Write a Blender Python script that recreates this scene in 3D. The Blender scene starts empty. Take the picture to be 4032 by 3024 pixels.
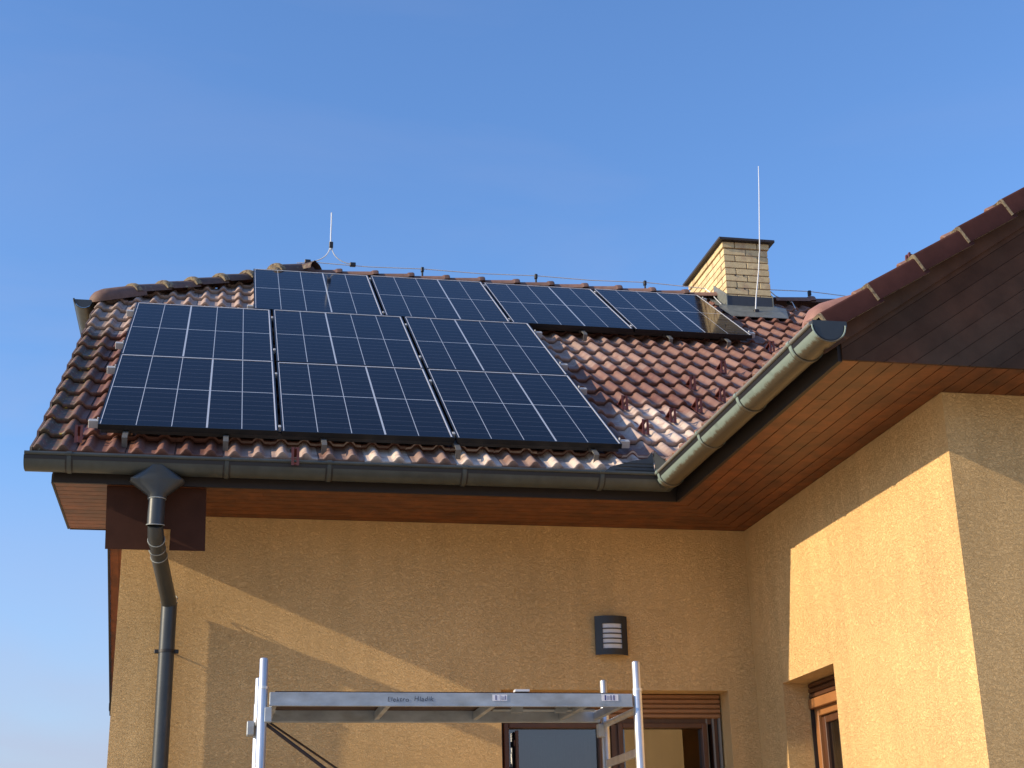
import bpy, math, random
from mathutils import Vector, Matrix
random.seed(7)
sc = bpy.context.scene
COL = sc.collection

# ------------------------------------------------------------------ camera
GZ = -4.1                      # ground level (origin: inner corner of the walls, at soffit height)
cam_d = bpy.data.cameras.new('camera'); cam = bpy.data.objects.new('camera', cam_d); COL.objects.link(cam)
cam_d.sensor_width = 36; cam_d.lens = 51.34; cam_d.clip_start = 0.05; cam_d.clip_end = 3000
R = Matrix(((0.98068819, -0.04496671, -0.19033829), (-0.19432579, -0.33397648, -0.92233248), (-0.02209426, 0.94150821, -0.33626498)))
cam.matrix_world = Matrix.Translation((-3.76673698, -9.92986787, -2.55138745)) @ R.to_4x4()
sc.camera = cam

# ------------------------------------------------------------------ light
L = Vector((1, 0.115, -0.417)).normalized()       # direction the sunlight travels
ELEV = math.asin(-L.z); ROT = math.atan2(-L.x, -L.y)
w = bpy.data.worlds.new('World'); sc.world = w; w.use_nodes = True
wn, wl = w.node_tree.nodes, w.node_tree.links
bg = wn['Background']
sky = wn.new('ShaderNodeTexSky'); sky.sky_type = 'NISHITA'; sky.sun_disc = False
sky.sun_elevation = ELEV; sky.sun_rotation = ROT; sky.altitude = 300; sky.air_density = 1.25; sky.dust_density = 0.6; sky.ozone_density = 2.2
tc = wn.new('ShaderNodeTexCoord'); mp = wn.new('ShaderNodeMapping'); mp.inputs['Scale'].default_value = (1.2, 1.2, 4.5); mp.inputs['Rotation'].default_value = (0.25, 0.3, 0.4)
nz = wn.new('ShaderNodeTexNoise'); nz.inputs['Scale'].default_value = 2.2; nz.inputs['Detail'].default_value = 7; nz.inputs['Roughness'].default_value = 0.55; nz.inputs['Distortion'].default_value = 0.6
mr = wn.new('ShaderNodeMapRange'); mr.inputs[1].default_value = 0.46; mr.inputs[2].default_value = 0.8
sep = wn.new('ShaderNodeSeparateXYZ'); mz = wn.new('ShaderNodeMapRange'); mz.inputs[1].default_value = 0.40; mz.inputs[2].default_value = 0.06; mz.inputs[3].default_value = 0.15; mz.inputs[4].default_value = 1.0
mul = wn.new('ShaderNodeMath'); mul.operation = 'MULTIPLY'
mix = wn.new('ShaderNodeMix'); mix.data_type = 'RGBA'; mix.inputs[7].default_value = (3.05, 3.0, 3.9, 1)
wl.new(tc.outputs['Generated'], mp.inputs[0]); wl.new(mp.outputs[0], nz.inputs['Vector']); wl.new(nz.outputs['Fac'], mr.inputs[0])
wl.new(tc.outputs['Generated'], sep.inputs[0]); wl.new(sep.outputs[2], mz.inputs[0])
wl.new(mr.outputs[0], mul.inputs[0]); wl.new(mz.outputs[0], mul.inputs[1])
sc2 = wn.new('ShaderNodeMath'); sc2.operation = 'MULTIPLY'; sc2.inputs[1].default_value = 0.8; wl.new(mul.outputs[0], sc2.inputs[0])
hz = wn.new('ShaderNodeMapRange'); hz.inputs[1].default_value = 0.30; hz.inputs[2].default_value = 0.07; hz.inputs[3].default_value = 0.0; hz.inputs[4].default_value = 0.85; wl.new(sep.outputs[2], hz.inputs[0])
ad = wn.new('ShaderNodeMath'); ad.operation = 'MAXIMUM'; hm = wn.new('ShaderNodeMapRange'); hm.inputs[1].default_value = 0.3; hm.inputs[2].default_value = 0.65; hm.inputs[3].default_value = 0.55; hm.inputs[4].default_value = 1.0; wl.new(nz.outputs['Fac'], hm.inputs[0]); hq = wn.new('ShaderNodeMath'); hq.operation = 'MULTIPLY'; wl.new(hz.outputs[0], hq.inputs[0]); wl.new(hm.outputs[0], hq.inputs[1])
wl.new(sc2.outputs[0], ad.inputs[0]); wl.new(hq.outputs[0], ad.inputs[1]); wl.new(ad.outputs[0], mix.inputs[0]); tn = wn.new('ShaderNodeMix'); tn.data_type = 'RGBA'; tn.blend_type = 'MULTIPLY'; tn.inputs[0].default_value = 1.0; tn.inputs[7].default_value = (0.76, 1.02, 1.41, 1); wl.new(sky.outputs[0], tn.inputs[6]); wl.new(tn.outputs[2], mix.inputs[6]); wl.new(mix.outputs[2], bg.inputs[0])
bg.inputs[1].default_value = 0.121
sd = bpy.data.lights.new('sun', 'SUN'); sd.energy = 4.2; sd.angle = math.radians(0.5); sd.color = (1.0, 0.82, 0.57)
sun = bpy.data.objects.new('sun', sd); COL.objects.link(sun); sun.location = (-20, -2, 10)
sun.rotation_euler = L.to_track_quat('-Z', 'Y').to_euler()
sc.view_settings.view_transform = 'Standard'; sc.view_settings.look = 'None'; sc.view_settings.exposure = 0.50; sc.view_settings.gamma = 1
sc.render.engine = 'CYCLES'
sc.cycles.max_bounces = 8; sc.cycles.diffuse_bounces = 5

# ------------------------------------------------------------------ helpers
def V(*a): return Vector(a)
class MB:
    def __init__(s): s.v = []; s.f = []; s.m = []; s.t = []
    def add(s, vs, fs, m=0, t=None):
        b = len(s.v); s.v += [tuple(x) for x in vs]
        t = random.random() if t is None else t
        for f in fs: s.f.append(tuple(b + i for i in f)); s.m.append(m); s.t.append(t)
    def box(s, a, b, m=0, t=None, bev=0.0):
        s.obox(V(*a), V(b[0]-a[0], 0, 0), V(0, b[1]-a[1], 0), V(0, 0, b[2]-a[2]), m, t, bev)
    def obox(s, o, X, Y, Z, m=0, t=None, bev=0.0):
        if bev > 0:
            # chamfered box: inset octagon-like corners
            vs = []; idx = {}
            lx, ly, lz = X.length, Y.length, Z.length
            bx, by, bz = bev/lx, bev/ly, bev/lz
            for i in (0, 1):
                for j in (0, 1):
                    for k in (0, 1):
                        for ax in range(3):
                            c = [i, j, k]; d = [bx, by, bz]
                            q = [c[n] + (d[n] if c[n] == 0 else -d[n]) for n in range(3)]; q[ax] = c[ax]
                            idx[(i, j, k, ax)] = len(vs); vs.append(o + X*q[0] + Y*q[1] + Z*q[2])
            fs = []
            for ax in range(3):
                o1, o2 = [n for n in range(3) if n != ax]
                for sd_ in (0, 1):
                    ring = []
                    for (p, q) in ((0, 0), (1, 0), (1, 1), (0, 1)):
                        c = [0, 0, 0]; c[ax] = sd_; c[o1] = p; c[o2] = q; ring.append(idx[(*c, ax)])
                    fs.append(ring)
            for ax in range(3):
                o1, o2 = [n for n in range(3) if n != ax]
                for p in (0, 1):
                    for q in (0, 1):
                        c0 = [0, 0, 0]; c0[o1] = p; c0[o2] = q; c1 = list(c0); c1[ax] = 1
                        fs.append([idx[(*c0, o1)], idx[(*c1, o1)], idx[(*c1, o2)], idx[(*c0, o2)]])
            for i in (0, 1):
                for j in (0, 1):
                    for k in (0, 1): fs.append([idx[(i, j, k, 0)], idx[(i, j, k, 1)], idx[(i, j, k, 2)]])
            ctr = o + (X+Y+Z)*0.5; g = []
            for f in fs:
                p = [vs[i] for i in f]; n = (p[1]-p[0]).cross(p[2]-p[0]); cc = sum(p, V(0, 0, 0))/len(p)
                g.append(f if n.dot(cc-ctr) > 0 else f[::-1])
            s.add(vs, g, m, t); return
        vs = [o, o+X, o+X+Y, o+Y, o+Z, o+X+Z, o+X+Y+Z, o+Y+Z]
        fs = [(0, 3, 2, 1), (4, 5, 6, 7), (0, 1, 5, 4), (1, 2, 6, 5), (2, 3, 7, 6), (3, 0, 4, 7)]
        if X.cross(Y).dot(Z) < 0: fs = [f[::-1] for f in fs]
        s.add(vs, fs, m, t)
    def prism(s, poly, d, m=0, t=None):
        n = len(poly); vs = [Vector(p) for p in poly] + [Vector(p)+d for p in poly]
        nn = V(0, 0, 0)
        for i in range(n): nn += vs[i].cross(vs[(i+1) % n])
        fs = [tuple(range(n)), tuple(range(2*n-1, n-1, -1))] + [(i, i+n, (i+1) % n+n, (i+1) % n) for i in range(n)]
        if nn.dot(d) > 0: fs = [f[::-1] for f in fs]
        s.add(vs, fs, m, t)
    def tube(s, pts, r, n=12, m=0, t=None, cap=True):
        pts = [Vector(p) for p in pts]; rs = r if isinstance(r, (list, tuple)) else [r]*len(pts)
        vs = []; up = None
        for i, p in enumerate(pts):
            if i == 0: d = pts[1]-p
            elif i == len(pts)-1: d = p-pts[-2]
            else: d = (pts[i+1]-p).normalized() + (p-pts[i-1]).normalized()
            d.normalize()
            if up is None: up = V(0, 0, 1) if abs(d.z) < 0.9 else V(1, 0, 0)
            a = d.cross(up).normalized(); b = a.cross(d).normalized(); up = b
            for k in range(n):
                th = 2*math.pi*k/n; vs.append(p + (a*math.cos(th)+b*math.sin(th))*rs[i])
        fs = []
        for i in range(len(pts)-1):
            for k in range(n): fs.append((i*n+k, (i+1)*n+k, (i+1)*n+(k+1) % n, i*n+(k+1) % n))
        if cap: fs += [tuple(range(n)), tuple(range(len(pts)*n-1, (len(pts)-1)*n-1, -1))]
        s.add(vs, fs, m, t)
    def grid(s, P, m=0, t=None, flip=False):
        nr, nc = len(P), len(P[0]); vs = [x for r in P for x in r]; fs = []
        for i in range(nr-1):
            for j in range(nc-1):
                f = (i*nc+j, i*nc+j+1, (i+1)*nc+j+1, (i+1)*nc+j); fs.append(f[::-1] if flip else f)
        s.add(vs, fs, m, t)
    def build(s, name, mats, parent=None, smooth=False, angle=35, org=None):
        me = bpy.data.meshes.new(name)
        o3 = org if org is not None else (parent_origin(parent) if parent else V(0, 0, 0))
        me.from_pydata([(x[0]-o3[0], x[1]-o3[1], x[2]-o3[2]) for x in s.v], [], s.f)
        mats = mats if isinstance(mats, (list, tuple)) else [mats]
        for m in mats: me.materials.append(m)
        me.polygons.foreach_set('material_index', s.m)
        a = me.attributes.new('tint', 'FLOAT', 'FACE'); a.data.foreach_set('value', s.t)
        if smooth:
            me.polygons.foreach_set('use_smooth', [True]*len(s.f)); me.set_sharp_from_angle(angle=math.radians(angle))
        me.update()
        ob = bpy.data.objects.new(name, me); COL.objects.link(ob)
        if parent: ob.parent = parent
        return ob
ORG = {}
def parent_origin(p): return ORG.get(p.name, V(0, 0, 0))
def empty(name, loc, label, cat, group=None, rot=None):
    o = bpy.data.objects.new(name, None); COL.objects.link(o); o.empty_display_size = 0.1
    o.location = loc; o['label'] = label; o['category'] = cat
    if group: o['group'] = group
    if rot: o.rotation_euler = rot.to_euler(); ORG[o.name] = V(0, 0, 0)
    else: ORG[o.name] = Vector(loc)
    return o
def inherit(ob, parent): ORG[ob.name] = parent_origin(parent)    # sub-parts share their thing's frame

# ------------------------------------------------------------------ materials
def mat(name, col, rough=0.6, metal=0.0, spec=0.5, var=0.0, tint=0.0, scale=20, bump=0.0, bscale=200, stretch=(1, 1, 1), col2=None, c2=(0.45, 0.65), c2scale=6, ior=None, coat=0.0):
    m = bpy.data.materials.new(name); m.use_nodes = True; n, l = m.node_tree.nodes, m.node_tree.links
    b = n['Principled BSDF']; b.inputs['Roughness'].default_value = rough; b.inputs['Metallic'].default_value = metal
    b.inputs['Specular IOR Level'].default_value = spec
    if ior: b.inputs['IOR'].default_value = ior
    b.inputs['Coat Weight'].default_value = coat; b.inputs['Coat Roughness'].default_value = 0.05
    t = n.new('ShaderNodeTexCoord'); mp = n.new('ShaderNodeMapping'); mp.inputs['Scale'].default_value = stretch; l.new(t.outputs['Object'], mp.inputs[0])
    cur = None
    rgb = n.new('ShaderNodeRGB'); rgb.outputs[0].default_value = (*col, 1); cur = rgb.outputs[0]
    if col2:
        a = n.new('ShaderNodeTexNoise'); a.inputs['Scale'].default_value = c2scale; a.inputs['Detail'].default_value = 6; l.new(mp.outputs[0], a.inputs['Vector'])
        r = n.new('ShaderNodeMapRange'); r.inputs[1].default_value = c2[0]; r.inputs[2].default_value = c2[1]; l.new(a.outputs['Fac'], r.inputs[0])
        x = n.new('ShaderNodeMix'); x.data_type = 'RGBA'; l.new(r.outputs[0], x.inputs[0]); l.new(cur, x.inputs[6]); x.inputs[7].default_value = (*col2, 1); cur = x.outputs[2]
    val = None
    if var:
        a = n.new('ShaderNodeTexNoise'); a.inputs['Scale'].default_value = scale; a.inputs['Detail'].default_value = 8; a.inputs['Roughness'].default_value = 0.6; l.new(mp.outputs[0], a.inputs['Vector'])
        r = n.new('ShaderNodeMapRange'); r.inputs[1].default_value = 0.25; r.inputs[2].default_value = 0.75; r.inputs[3].default_value = 1-var; r.inputs[4].default_value = 1+var; l.new(a.outputs['Fac'], r.inputs[0]); val = r.outputs[0]
    if tint:
        a = n.new('ShaderNodeAttribute'); a.attribute_name = 'tint'
        r = n.new('ShaderNodeMapRange'); r.inputs[3].default_value = 1-tint; r.inputs[4].default_value = 1+tint; l.new(a.outputs['Fac'], r.inputs[0])
        if val:
            q = n.new('ShaderNodeMath'); q.operation = 'MULTIPLY'; l.new(val, q.inputs[0]); l.new(r.outputs[0], q.inputs[1]); val = q.outputs[0]
        else: val = r.outputs[0]
    if val:
        h = n.new('ShaderNodeVectorMath'); h.operation = 'SCALE'; l.new(cur, h.inputs[0]); l.new(val, h.inputs['Scale']); cur = h.outputs[0]
    l.new(cur, b.inputs['Base Color'])
    if bump:
        a = n.new('ShaderNodeTexNoise'); a.inputs['Scale'].default_value = bscale; a.inputs['Detail'].default_value = 4; l.new(mp.outputs[0], a.inputs['Vector'])
        q = n.new('ShaderNodeBump'); q.inputs['Strength'].default_value = bump; q.inputs['Distance'].default_value = 0.002; l.new(a.outputs['Fac'], q.inputs['Height']); l.new(q.outputs[0], b.inputs['Normal'])
    return m

def stucco(name, col, relief=0.0028):
    m = bpy.data.materials.new(name); m.use_nodes = True; n, l = m.node_tree.nodes, m.node_tree.links
    b = n['Principled BSDF']; b.inputs['Roughness'].default_value = 0.93; b.inputs['Specular IOR Level'].default_value = 0.15
    t = n.new('ShaderNodeTexCoord')
    def noise(sc_, det, vec, dist=0.0, rough=0.5):
        a = n.new('ShaderNodeTexNoise'); a.inputs['Scale'].default_value = sc_; a.inputs['Detail'].default_value = det; a.inputs['Distortion'].default_value = dist; a.inputs['Roughness'].default_value = rough; l.new(vec, a.inputs['Vector']); return a.outputs['Fac']
    def rng(x, a0, a1, b0, b1, smooth=False):
        r = n.new('ShaderNodeMapRange'); r.inputs[1].default_value = a0; r.inputs[2].default_value = a1; r.inputs[3].default_value = b0; r.inputs[4].default_value = b1
        if smooth: r.interpolation_type = 'SMOOTHSTEP'
        l.new(x, r.inputs[0]); return r.outputs[0]
    def math_(op, a, bb):
        q = n.new('ShaderNodeMath'); q.operation = op
        for i, x in enumerate((a, bb)):
            if isinstance(x, float): q.inputs[i].default_value = x
            else: l.new(x, q.inputs[i])
        return q.outputs[0]
    mp = n.new('ShaderNodeMapping'); mp.inputs['Scale'].default_value = (0.8, 0.8, 1.25); l.new(t.outputs['Object'], mp.inputs[0])
    # worm-like rubbed grooves: thin bands where a distorted noise crosses its mean
    n1 = noise(42, 2.0, mp.outputs[0], 1.2); g1 = math_('ABSOLUTE', math_('SUBTRACT', n1, 0.5), 0.0); g1 = rng(g1, 0.0, 0.05, 0.0, 1.0, True)
    n2 = noise(85, 2.0, mp.outputs[0], 0.8); g2 = math_('ABSOLUTE', math_('SUBTRACT', n2, 0.52), 0.0); g2 = rng(g2, 0.0, 0.045, 0.35, 1.0, True)
    h = math_('MULTIPLY', g1, g2); h = math_('ADD', h, math_('MULTIPLY', noise(150, 3, t.outputs['Object']), 0.35))
    h = math_('ADD', h, math_('MULTIPLY', noise(5, 3, t.outputs['Object']), 0.9))
    bp = n.new('ShaderNodeBump'); bp.inputs['Strength'].default_value = 1.0; bp.inputs['Distance'].default_value = relief; l.new(h, bp.inputs['Height']); l.new(bp.outputs[0], b.inputs['Normal'])
    big = rng(noise(1.3, 5, t.outputs['Object']), 0.3, 0.7, 0.90, 1.08)
    gro = rng(math_('MULTIPLY', g1, g2), 0, 1, 0.965, 1.01)
    mp2 = n.new('ShaderNodeMapping'); mp2.inputs['Scale'].default_value = (6, 6, 0.5); l.new(t.outputs['Object'], mp2.inputs[0])
    streak = rng(noise(1.5, 4, mp2.outputs[0]), 0.35, 0.7, 0.93, 1.04)
    f = math_('MULTIPLY', math_('MULTIPLY', big, gro), streak)
    s = n.new('ShaderNodeVectorMath'); s.operation = 'SCALE'; s.inputs[0].default_value = col; l.new(f, s.inputs['Scale']); l.new(s.outputs[0], b.inputs['Base Color'])
    return m

def tile_mat(name, moss=True):
    m = bpy.data.materials.new(name); m.use_nodes = True; n, l = m.node_tree.nodes, m.node_tree.links
    b = n['Principled BSDF']; b.inputs['Roughness'].default_value = 0.6; b.inputs['Specular IOR Level'].default_value = 0.3
    t = n.new('ShaderNodeTexCoord')
    def noise(sc_, det, rough=0.5):
        a = n.new('ShaderNodeTexNoise'); a.inputs['Scale'].default_value = sc_; a.inputs['Detail'].default_value = det; a.inputs['Roughness'].default_value = rough; l.new(t.outputs['Object'], a.inputs['Vector']); return a.outputs['Fac']
    def rng(x, a0, a1, b0=0.0, b1=1.0):
        r = n.new('ShaderNodeMapRange'); r.inputs[1].default_value = a0; r.inputs[2].default_value = a1; r.inputs[3].default_value = b0; r.inputs[4].default_value = b1; l.new(x, r.inputs[0]); return r.outputs[0]
    def mixc(f, a, c):
        x = n.new('ShaderNodeMix'); x.data_type = 'RGBA'; l.new(f, x.inputs[0])
        for i, y in ((6, a), (7, c)):
            if isinstance(y, tuple): x.inputs[i].default_value = (*y, 1)
            else: l.new(y, x.inputs[i])
        return x.outputs[2]
    def mul(a, c):
        q = n.new('ShaderNodeMath'); q.operation = 'MULTIPLY'; q.use_clamp = True; l.new(a, q.inputs[0])
        if isinstance(c, float): q.inputs[1].default_value = c
        else: l.new(c, q.inputs[1])
        return q.outputs[0]
    tint = n.new('ShaderNodeAttribute'); tint.attribute_name = 'tint'
    dust = n.new('ShaderNodeAttribute'); dust.attribute_name = 'dust'
    c = mixc(tint.outputs['Fac'], (0.130, 0.054, 0.038), (0.210, 0.092, 0.064))
    c = mixc(rng(noise(14, 8, 0.65), 0.42, 0.7, 0, 0.6), c, (0.23, 0.128, 0.095))
    c = mixc(rng(noise(60, 6, 0.7), 0.55, 0.8, 0, 0.45), c, (0.15, 0.085, 0.07))
    c = mixc(mul(rng(noise(9, 6, 0.6), 0.22, 0.50), dust.outputs['Fac']), c, (0.66, 0.54, 0.45))
    if moss:
        ma = n.new('ShaderNodeAttribute'); ma.attribute_name = 'moss'
        c = mixc(mul(rng(noise(16, 8, 0.7), 0.38, 0.58), ma.outputs['Fac']), c, (0.095, 0.075, 0.050))
        c = mixc(mul(rng(noise(30, 6, 0.6), 0.60, 0.66), ma.outputs['Fac']), c, (0.26, 0.24, 0.18))
        c = mixc(mul(rng(noise(22, 4, 0.5), 0.66, 0.70), ma.outputs['Fac']), c, (0.50, 0.34, 0.06))
    l.new(c, b.inputs['Base Color'])
    bp = n.new('ShaderNodeBump'); bp.inputs['Strength'].default_value = 0.5; bp.inputs['Distance'].default_value = 0.002; l.new(noise(130, 6, 0.7), bp.inputs['Height']); l.new(bp.outputs[0], b.inputs['Normal'])
    return m

M_wall = stucco('ochre_stucco', (0.75, 0.49, 0.222))
M_tile = tile_mat('concrete_roof_tile')
M_cap = mat('ridge_tile', (0.17, 0.095, 0.072), 0.7, var=0.25, scale=18, tint=0.2, col2=(0.20, 0.17, 0.12), c2=(0.62, 0.78), c2scale=14, bump=0.5)
M_hipcap = mat('weathered_hip_tile', (0.115, 0.068, 0.053), 0.75, var=0.3, scale=18, tint=0.2, col2=(0.22, 0.19, 0.12), c2=(0.58, 0.72), c2scale=14, bump=0.5)
M_endt = mat('pink_end_tile', (0.27, 0.135, 0.105), 0.65, var=0.2, scale=14, bump=0.4)  # pinkish tile colour, close to the field tiles
M_barge = mat('barge_tile', (0.056, 0.021, 0.018), 0.8, spec=0.15, var=0.18, scale=14, tint=0.1, bump=0.4)
M_lip = mat('rough_tile_edge', (0.22, 0.175, 0.11), 0.9, var=0.5, scale=60, bump=1.0, bscale=120, col2=(0.10, 0.07, 0.05), c2=(0.5, 0.62), c2scale=40)
M_soffit = mat('varnished_soffit_board', (0.155, 0.045, 0.011), 0.5, var=0.38, scale=5, tint=0.16, stretch=(3, 3, 3), bump=0.2, bscale=60, col2=(0.088, 0.025, 0.007), c2=(0.4, 0.7), c2scale=2)
M_groove = mat('dark_groove', (0.02, 0.008, 0.004), 0.9)
M_gable = mat('dark_stained_board', (0.082, 0.040, 0.025), 0.75, spec=0.12, var=0.3, scale=6, tint=0.2, bump=0.3, bscale=60, col2=(0.062, 0.040, 0.028), c2=(0.4, 0.7), c2scale=2)
M_fascia = mat('dark_brown_fascia', (0.014, 0.008, 0.006), 0.6, var=0.2)
M_clad = mat('brown_sheet_cladding', (0.058, 0.024, 0.015), 0.8, spec=0.12, var=0.2, scale=8, bump=0.15)
M_gutter = mat('sage_gutter_metal', (0.225, 0.29, 0.262), 0.5, metal=0.08, var=0.10, scale=9, bump=0.15, bscale=60, col2=(0.15, 0.195, 0.175), c2=(0.56, 0.70), c2scale=9)  # sage tone, lighter than the main gutter's metal
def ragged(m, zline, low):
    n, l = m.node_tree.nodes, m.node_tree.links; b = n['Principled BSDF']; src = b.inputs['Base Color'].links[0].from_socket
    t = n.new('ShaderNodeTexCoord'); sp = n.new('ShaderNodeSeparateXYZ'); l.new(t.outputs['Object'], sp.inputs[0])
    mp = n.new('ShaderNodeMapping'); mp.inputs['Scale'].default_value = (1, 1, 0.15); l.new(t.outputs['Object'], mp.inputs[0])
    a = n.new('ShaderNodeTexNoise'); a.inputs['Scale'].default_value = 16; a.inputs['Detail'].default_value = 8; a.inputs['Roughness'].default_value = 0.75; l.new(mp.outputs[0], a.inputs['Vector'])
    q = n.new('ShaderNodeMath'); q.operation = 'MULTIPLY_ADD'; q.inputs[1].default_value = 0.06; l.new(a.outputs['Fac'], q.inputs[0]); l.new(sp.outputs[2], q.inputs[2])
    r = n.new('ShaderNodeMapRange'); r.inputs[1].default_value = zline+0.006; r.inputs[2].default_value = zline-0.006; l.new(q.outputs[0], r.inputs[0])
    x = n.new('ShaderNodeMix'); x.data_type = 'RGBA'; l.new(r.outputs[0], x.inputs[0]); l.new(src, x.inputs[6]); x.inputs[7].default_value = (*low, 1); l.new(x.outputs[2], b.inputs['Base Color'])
ragged(M_gutter, 0.124-0.062+0.03-(-4.1), (0.105, 0.085, 0.055))  # brown below a ragged paint edge; the lit wall's reflection put into the colour
M_gutbead = mat('gutter_bead_metal', (0.22, 0.215, 0.19), 0.5, metal=0.3, var=0.2, scale=25)
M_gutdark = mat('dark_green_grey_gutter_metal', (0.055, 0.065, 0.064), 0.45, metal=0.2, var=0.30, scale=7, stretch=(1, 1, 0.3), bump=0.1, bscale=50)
M_grey = mat('anthracite_painted_metal', (0.046, 0.052, 0.056), 0.38, metal=0.25, var=0.12, scale=10, bump=0.1, bscale=50)
M_ring = mat('worn_pipe_rim', (0.34, 0.37, 0.37), 0.45, metal=0.3, var=0.3, scale=40)
M_lead = mat('grey_flashing_sheet', (0.165, 0.175, 0.16), 0.5, metal=0.2, var=0.3, scale=14, bump=0.4, bscale=30)
M_upst = mat('dark_flashing_upstand', (0.05, 0.055, 0.065), 0.55, metal=0.2, var=0.15)
M_brick = mat('yellow_clinker_brick', (0.66, 0.51, 0.275), 0.8, var=0.16, scale=22, tint=0.14, bump=0.5, bscale=90, col2=(0.50, 0.34, 0.20), c2=(0.52, 0.72), c2scale=8)
M_mortar = mat('mortar', (0.27, 0.21, 0.14), 0.95, var=0.2)
M_capslab = mat('dark_chimney_slab', (0.035, 0.028, 0.028), 0.6, var=0.2)
M_alu = mat('aluminium', (0.62, 0.63, 0.64), 0.38, metal=0.75, var=0.25, scale=14, stretch=(1, 1, 0.25), bump=0.15, bscale=80)
M_rail = mat('mill_aluminium_rail', (0.46, 0.46, 0.45), 0.55, metal=0.3, var=0.1)
M_hook = mat('dull_grey_hook', (0.13, 0.128, 0.12), 0.6, metal=0.2, var=0.2)
M_raild = mat('shaded_rail_aluminium', (0.05, 0.05, 0.055), 0.55, metal=0.3, var=0.1)  # dark copy of the rail aluminium: the panels' shade put into its colour
M_beam = mat('scuffed_beam_aluminium', (0.36, 0.40, 0.44), 0.5, metal=0.35, var=0.25, scale=7, stretch=(1, 1, 2), bump=0.3, col2=(0.30, 0.32, 0.33), c2=(0.5, 0.7), c2scale=5)
M_under = mat('deck_plywood', (0.055, 0.03, 0.022), 0.7, var=0.2)
M_wire = mat('galvanised_wire', (0.70, 0.71, 0.70), 0.42, metal=0.35)
M_black = mat('black_plastic_and_crease', (0.012, 0.012, 0.014), 0.5)
M_guard = mat('red_brown_snow_guard', (0.115, 0.030, 0.022), 0.45, var=0.1, metal=0.1)
M_pframe = mat('black_anodised_frame', (0.012, 0.013, 0.016), 0.35, metal=0.5)
M_pedge = mat('silver_frame_edge', (0.75, 0.75, 0.76), 0.35, metal=0.3)
def panel_mat(name, col, rough):
    m = mat(name, col, rough, spec=0.5, var=0.12, scale=3, ior=1.18)
    n, l = m.node_tree.nodes, m.node_tree.links; b = n['Principled BSDF']; b.inputs['Specular Tint'].default_value = (0.92, 0.72, 0.48, 1)
    t = n.new('ShaderNodeTexCoord'); a = n.new('ShaderNodeTexNoise'); a.inputs['Scale'].default_value = 4; a.inputs['Detail'].default_value = 8; l.new(t.outputs['Object'], a.inputs['Vector'])
    r = n.new('ShaderNodeMapRange'); r.inputs[1].default_value = 0.35; r.inputs[2].default_value = 0.75; r.inputs[3].default_value = 0.05; r.inputs[4].default_value = 0.16; l.new(a.outputs['Fac'], r.inputs[0]); l.new(r.outputs[0], b.inputs['Roughness'])
    return m
M_cell = panel_mat('solar_cell_under_glass', (0.0050, 0.0065, 0.013), 0.08)
M_cline = panel_mat('white_cell_gap_under_glass', (0.42, 0.46, 0.52), 0.08)
M_cfine = panel_mat('fine_busbar_under_glass', (0.10, 0.105, 0.125), 0.08)
M_lamp = mat('anthracite_lamp_housing', (0.022, 0.025, 0.03), 0.5, var=0.1)
M_opal = mat('opal_diffuser', (0.62, 0.63, 0.66), 0.5)
M_wood = mat('brown_window_wood', (0.085, 0.034, 0.016), 0.42, var=0.25, scale=5, stretch=(4, 4, 1), bump=0.2)
M_shut = mat('brown_roller_shutter', (0.30, 0.145, 0.062), 0.5, var=0.1)
M_wood2 = mat('light_brown_window_wood', (0.30, 0.13, 0.045), 0.45, var=0.2, scale=5)
M_seal = mat('grey_seal', (0.20, 0.19, 0.17), 0.6)
M_glass = bpy.data.materials.new('window_glass'); M_glass.use_nodes = True
def glass_setup():
    n, l = M_glass.node_tree.nodes, M_glass.node_tree.links; n.clear()
    o = n.new('ShaderNodeOutputMaterial'); tr = n.new('ShaderNodeBsdfTransparent'); tr.inputs[0].default_value = (0.50, 0.53, 0.54, 1)
    gl = n.new('ShaderNodeBsdfGlossy'); gl.inputs['Roughness'].default_value = 0.01; fr = n.new('ShaderNodeFresnel'); fr.inputs[0].default_value = 2.5
    x = n.new('ShaderNodeMixShader'); l.new(fr.outputs[0], x.inputs[0]); l.new(tr.outputs[0], x.inputs[1]); l.new(gl.outputs[0], x.inputs[2]); l.new(x.outputs[0], o.inputs[0])
glass_setup()
M_curtain = mat('grey_white_curtain', (0.13, 0.14, 0.165), 0.9, var=0.1)
M_room = mat('dim_interior', (0.09, 0.085, 0.085), 0.9)
M_ground = mat('dry_lawn_and_gravel', (0.60, 0.48, 0.33), 0.95, var=0.25, scale=1.5, bump=0.5, bscale=20, col2=(0.50, 0.42, 0.27), c2=(0.4, 0.6), c2scale=0.4)
M_ink = mat('marker_ink', (0.03, 0.04, 0.07), 0.6)
M_sticker = mat('white_sticker', (0.75, 0.75, 0.80), 0.5)
M_blue = mat('navy_print', (0.03, 0.03, 0.18), 0.5)
M_rubber = mat('dark_brace_tube', (0.03, 0.016, 0.012), 0.45)

# ------------------------------------------------------------------ ground
g = MB(); g.add([(-400, -400, GZ), (400, -400, GZ), (400, 400, GZ), (-400, 400, GZ)], [(0, 1, 2, 3)])
go = g.build('ground', M_ground); go['kind'] = 'structure'

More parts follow.
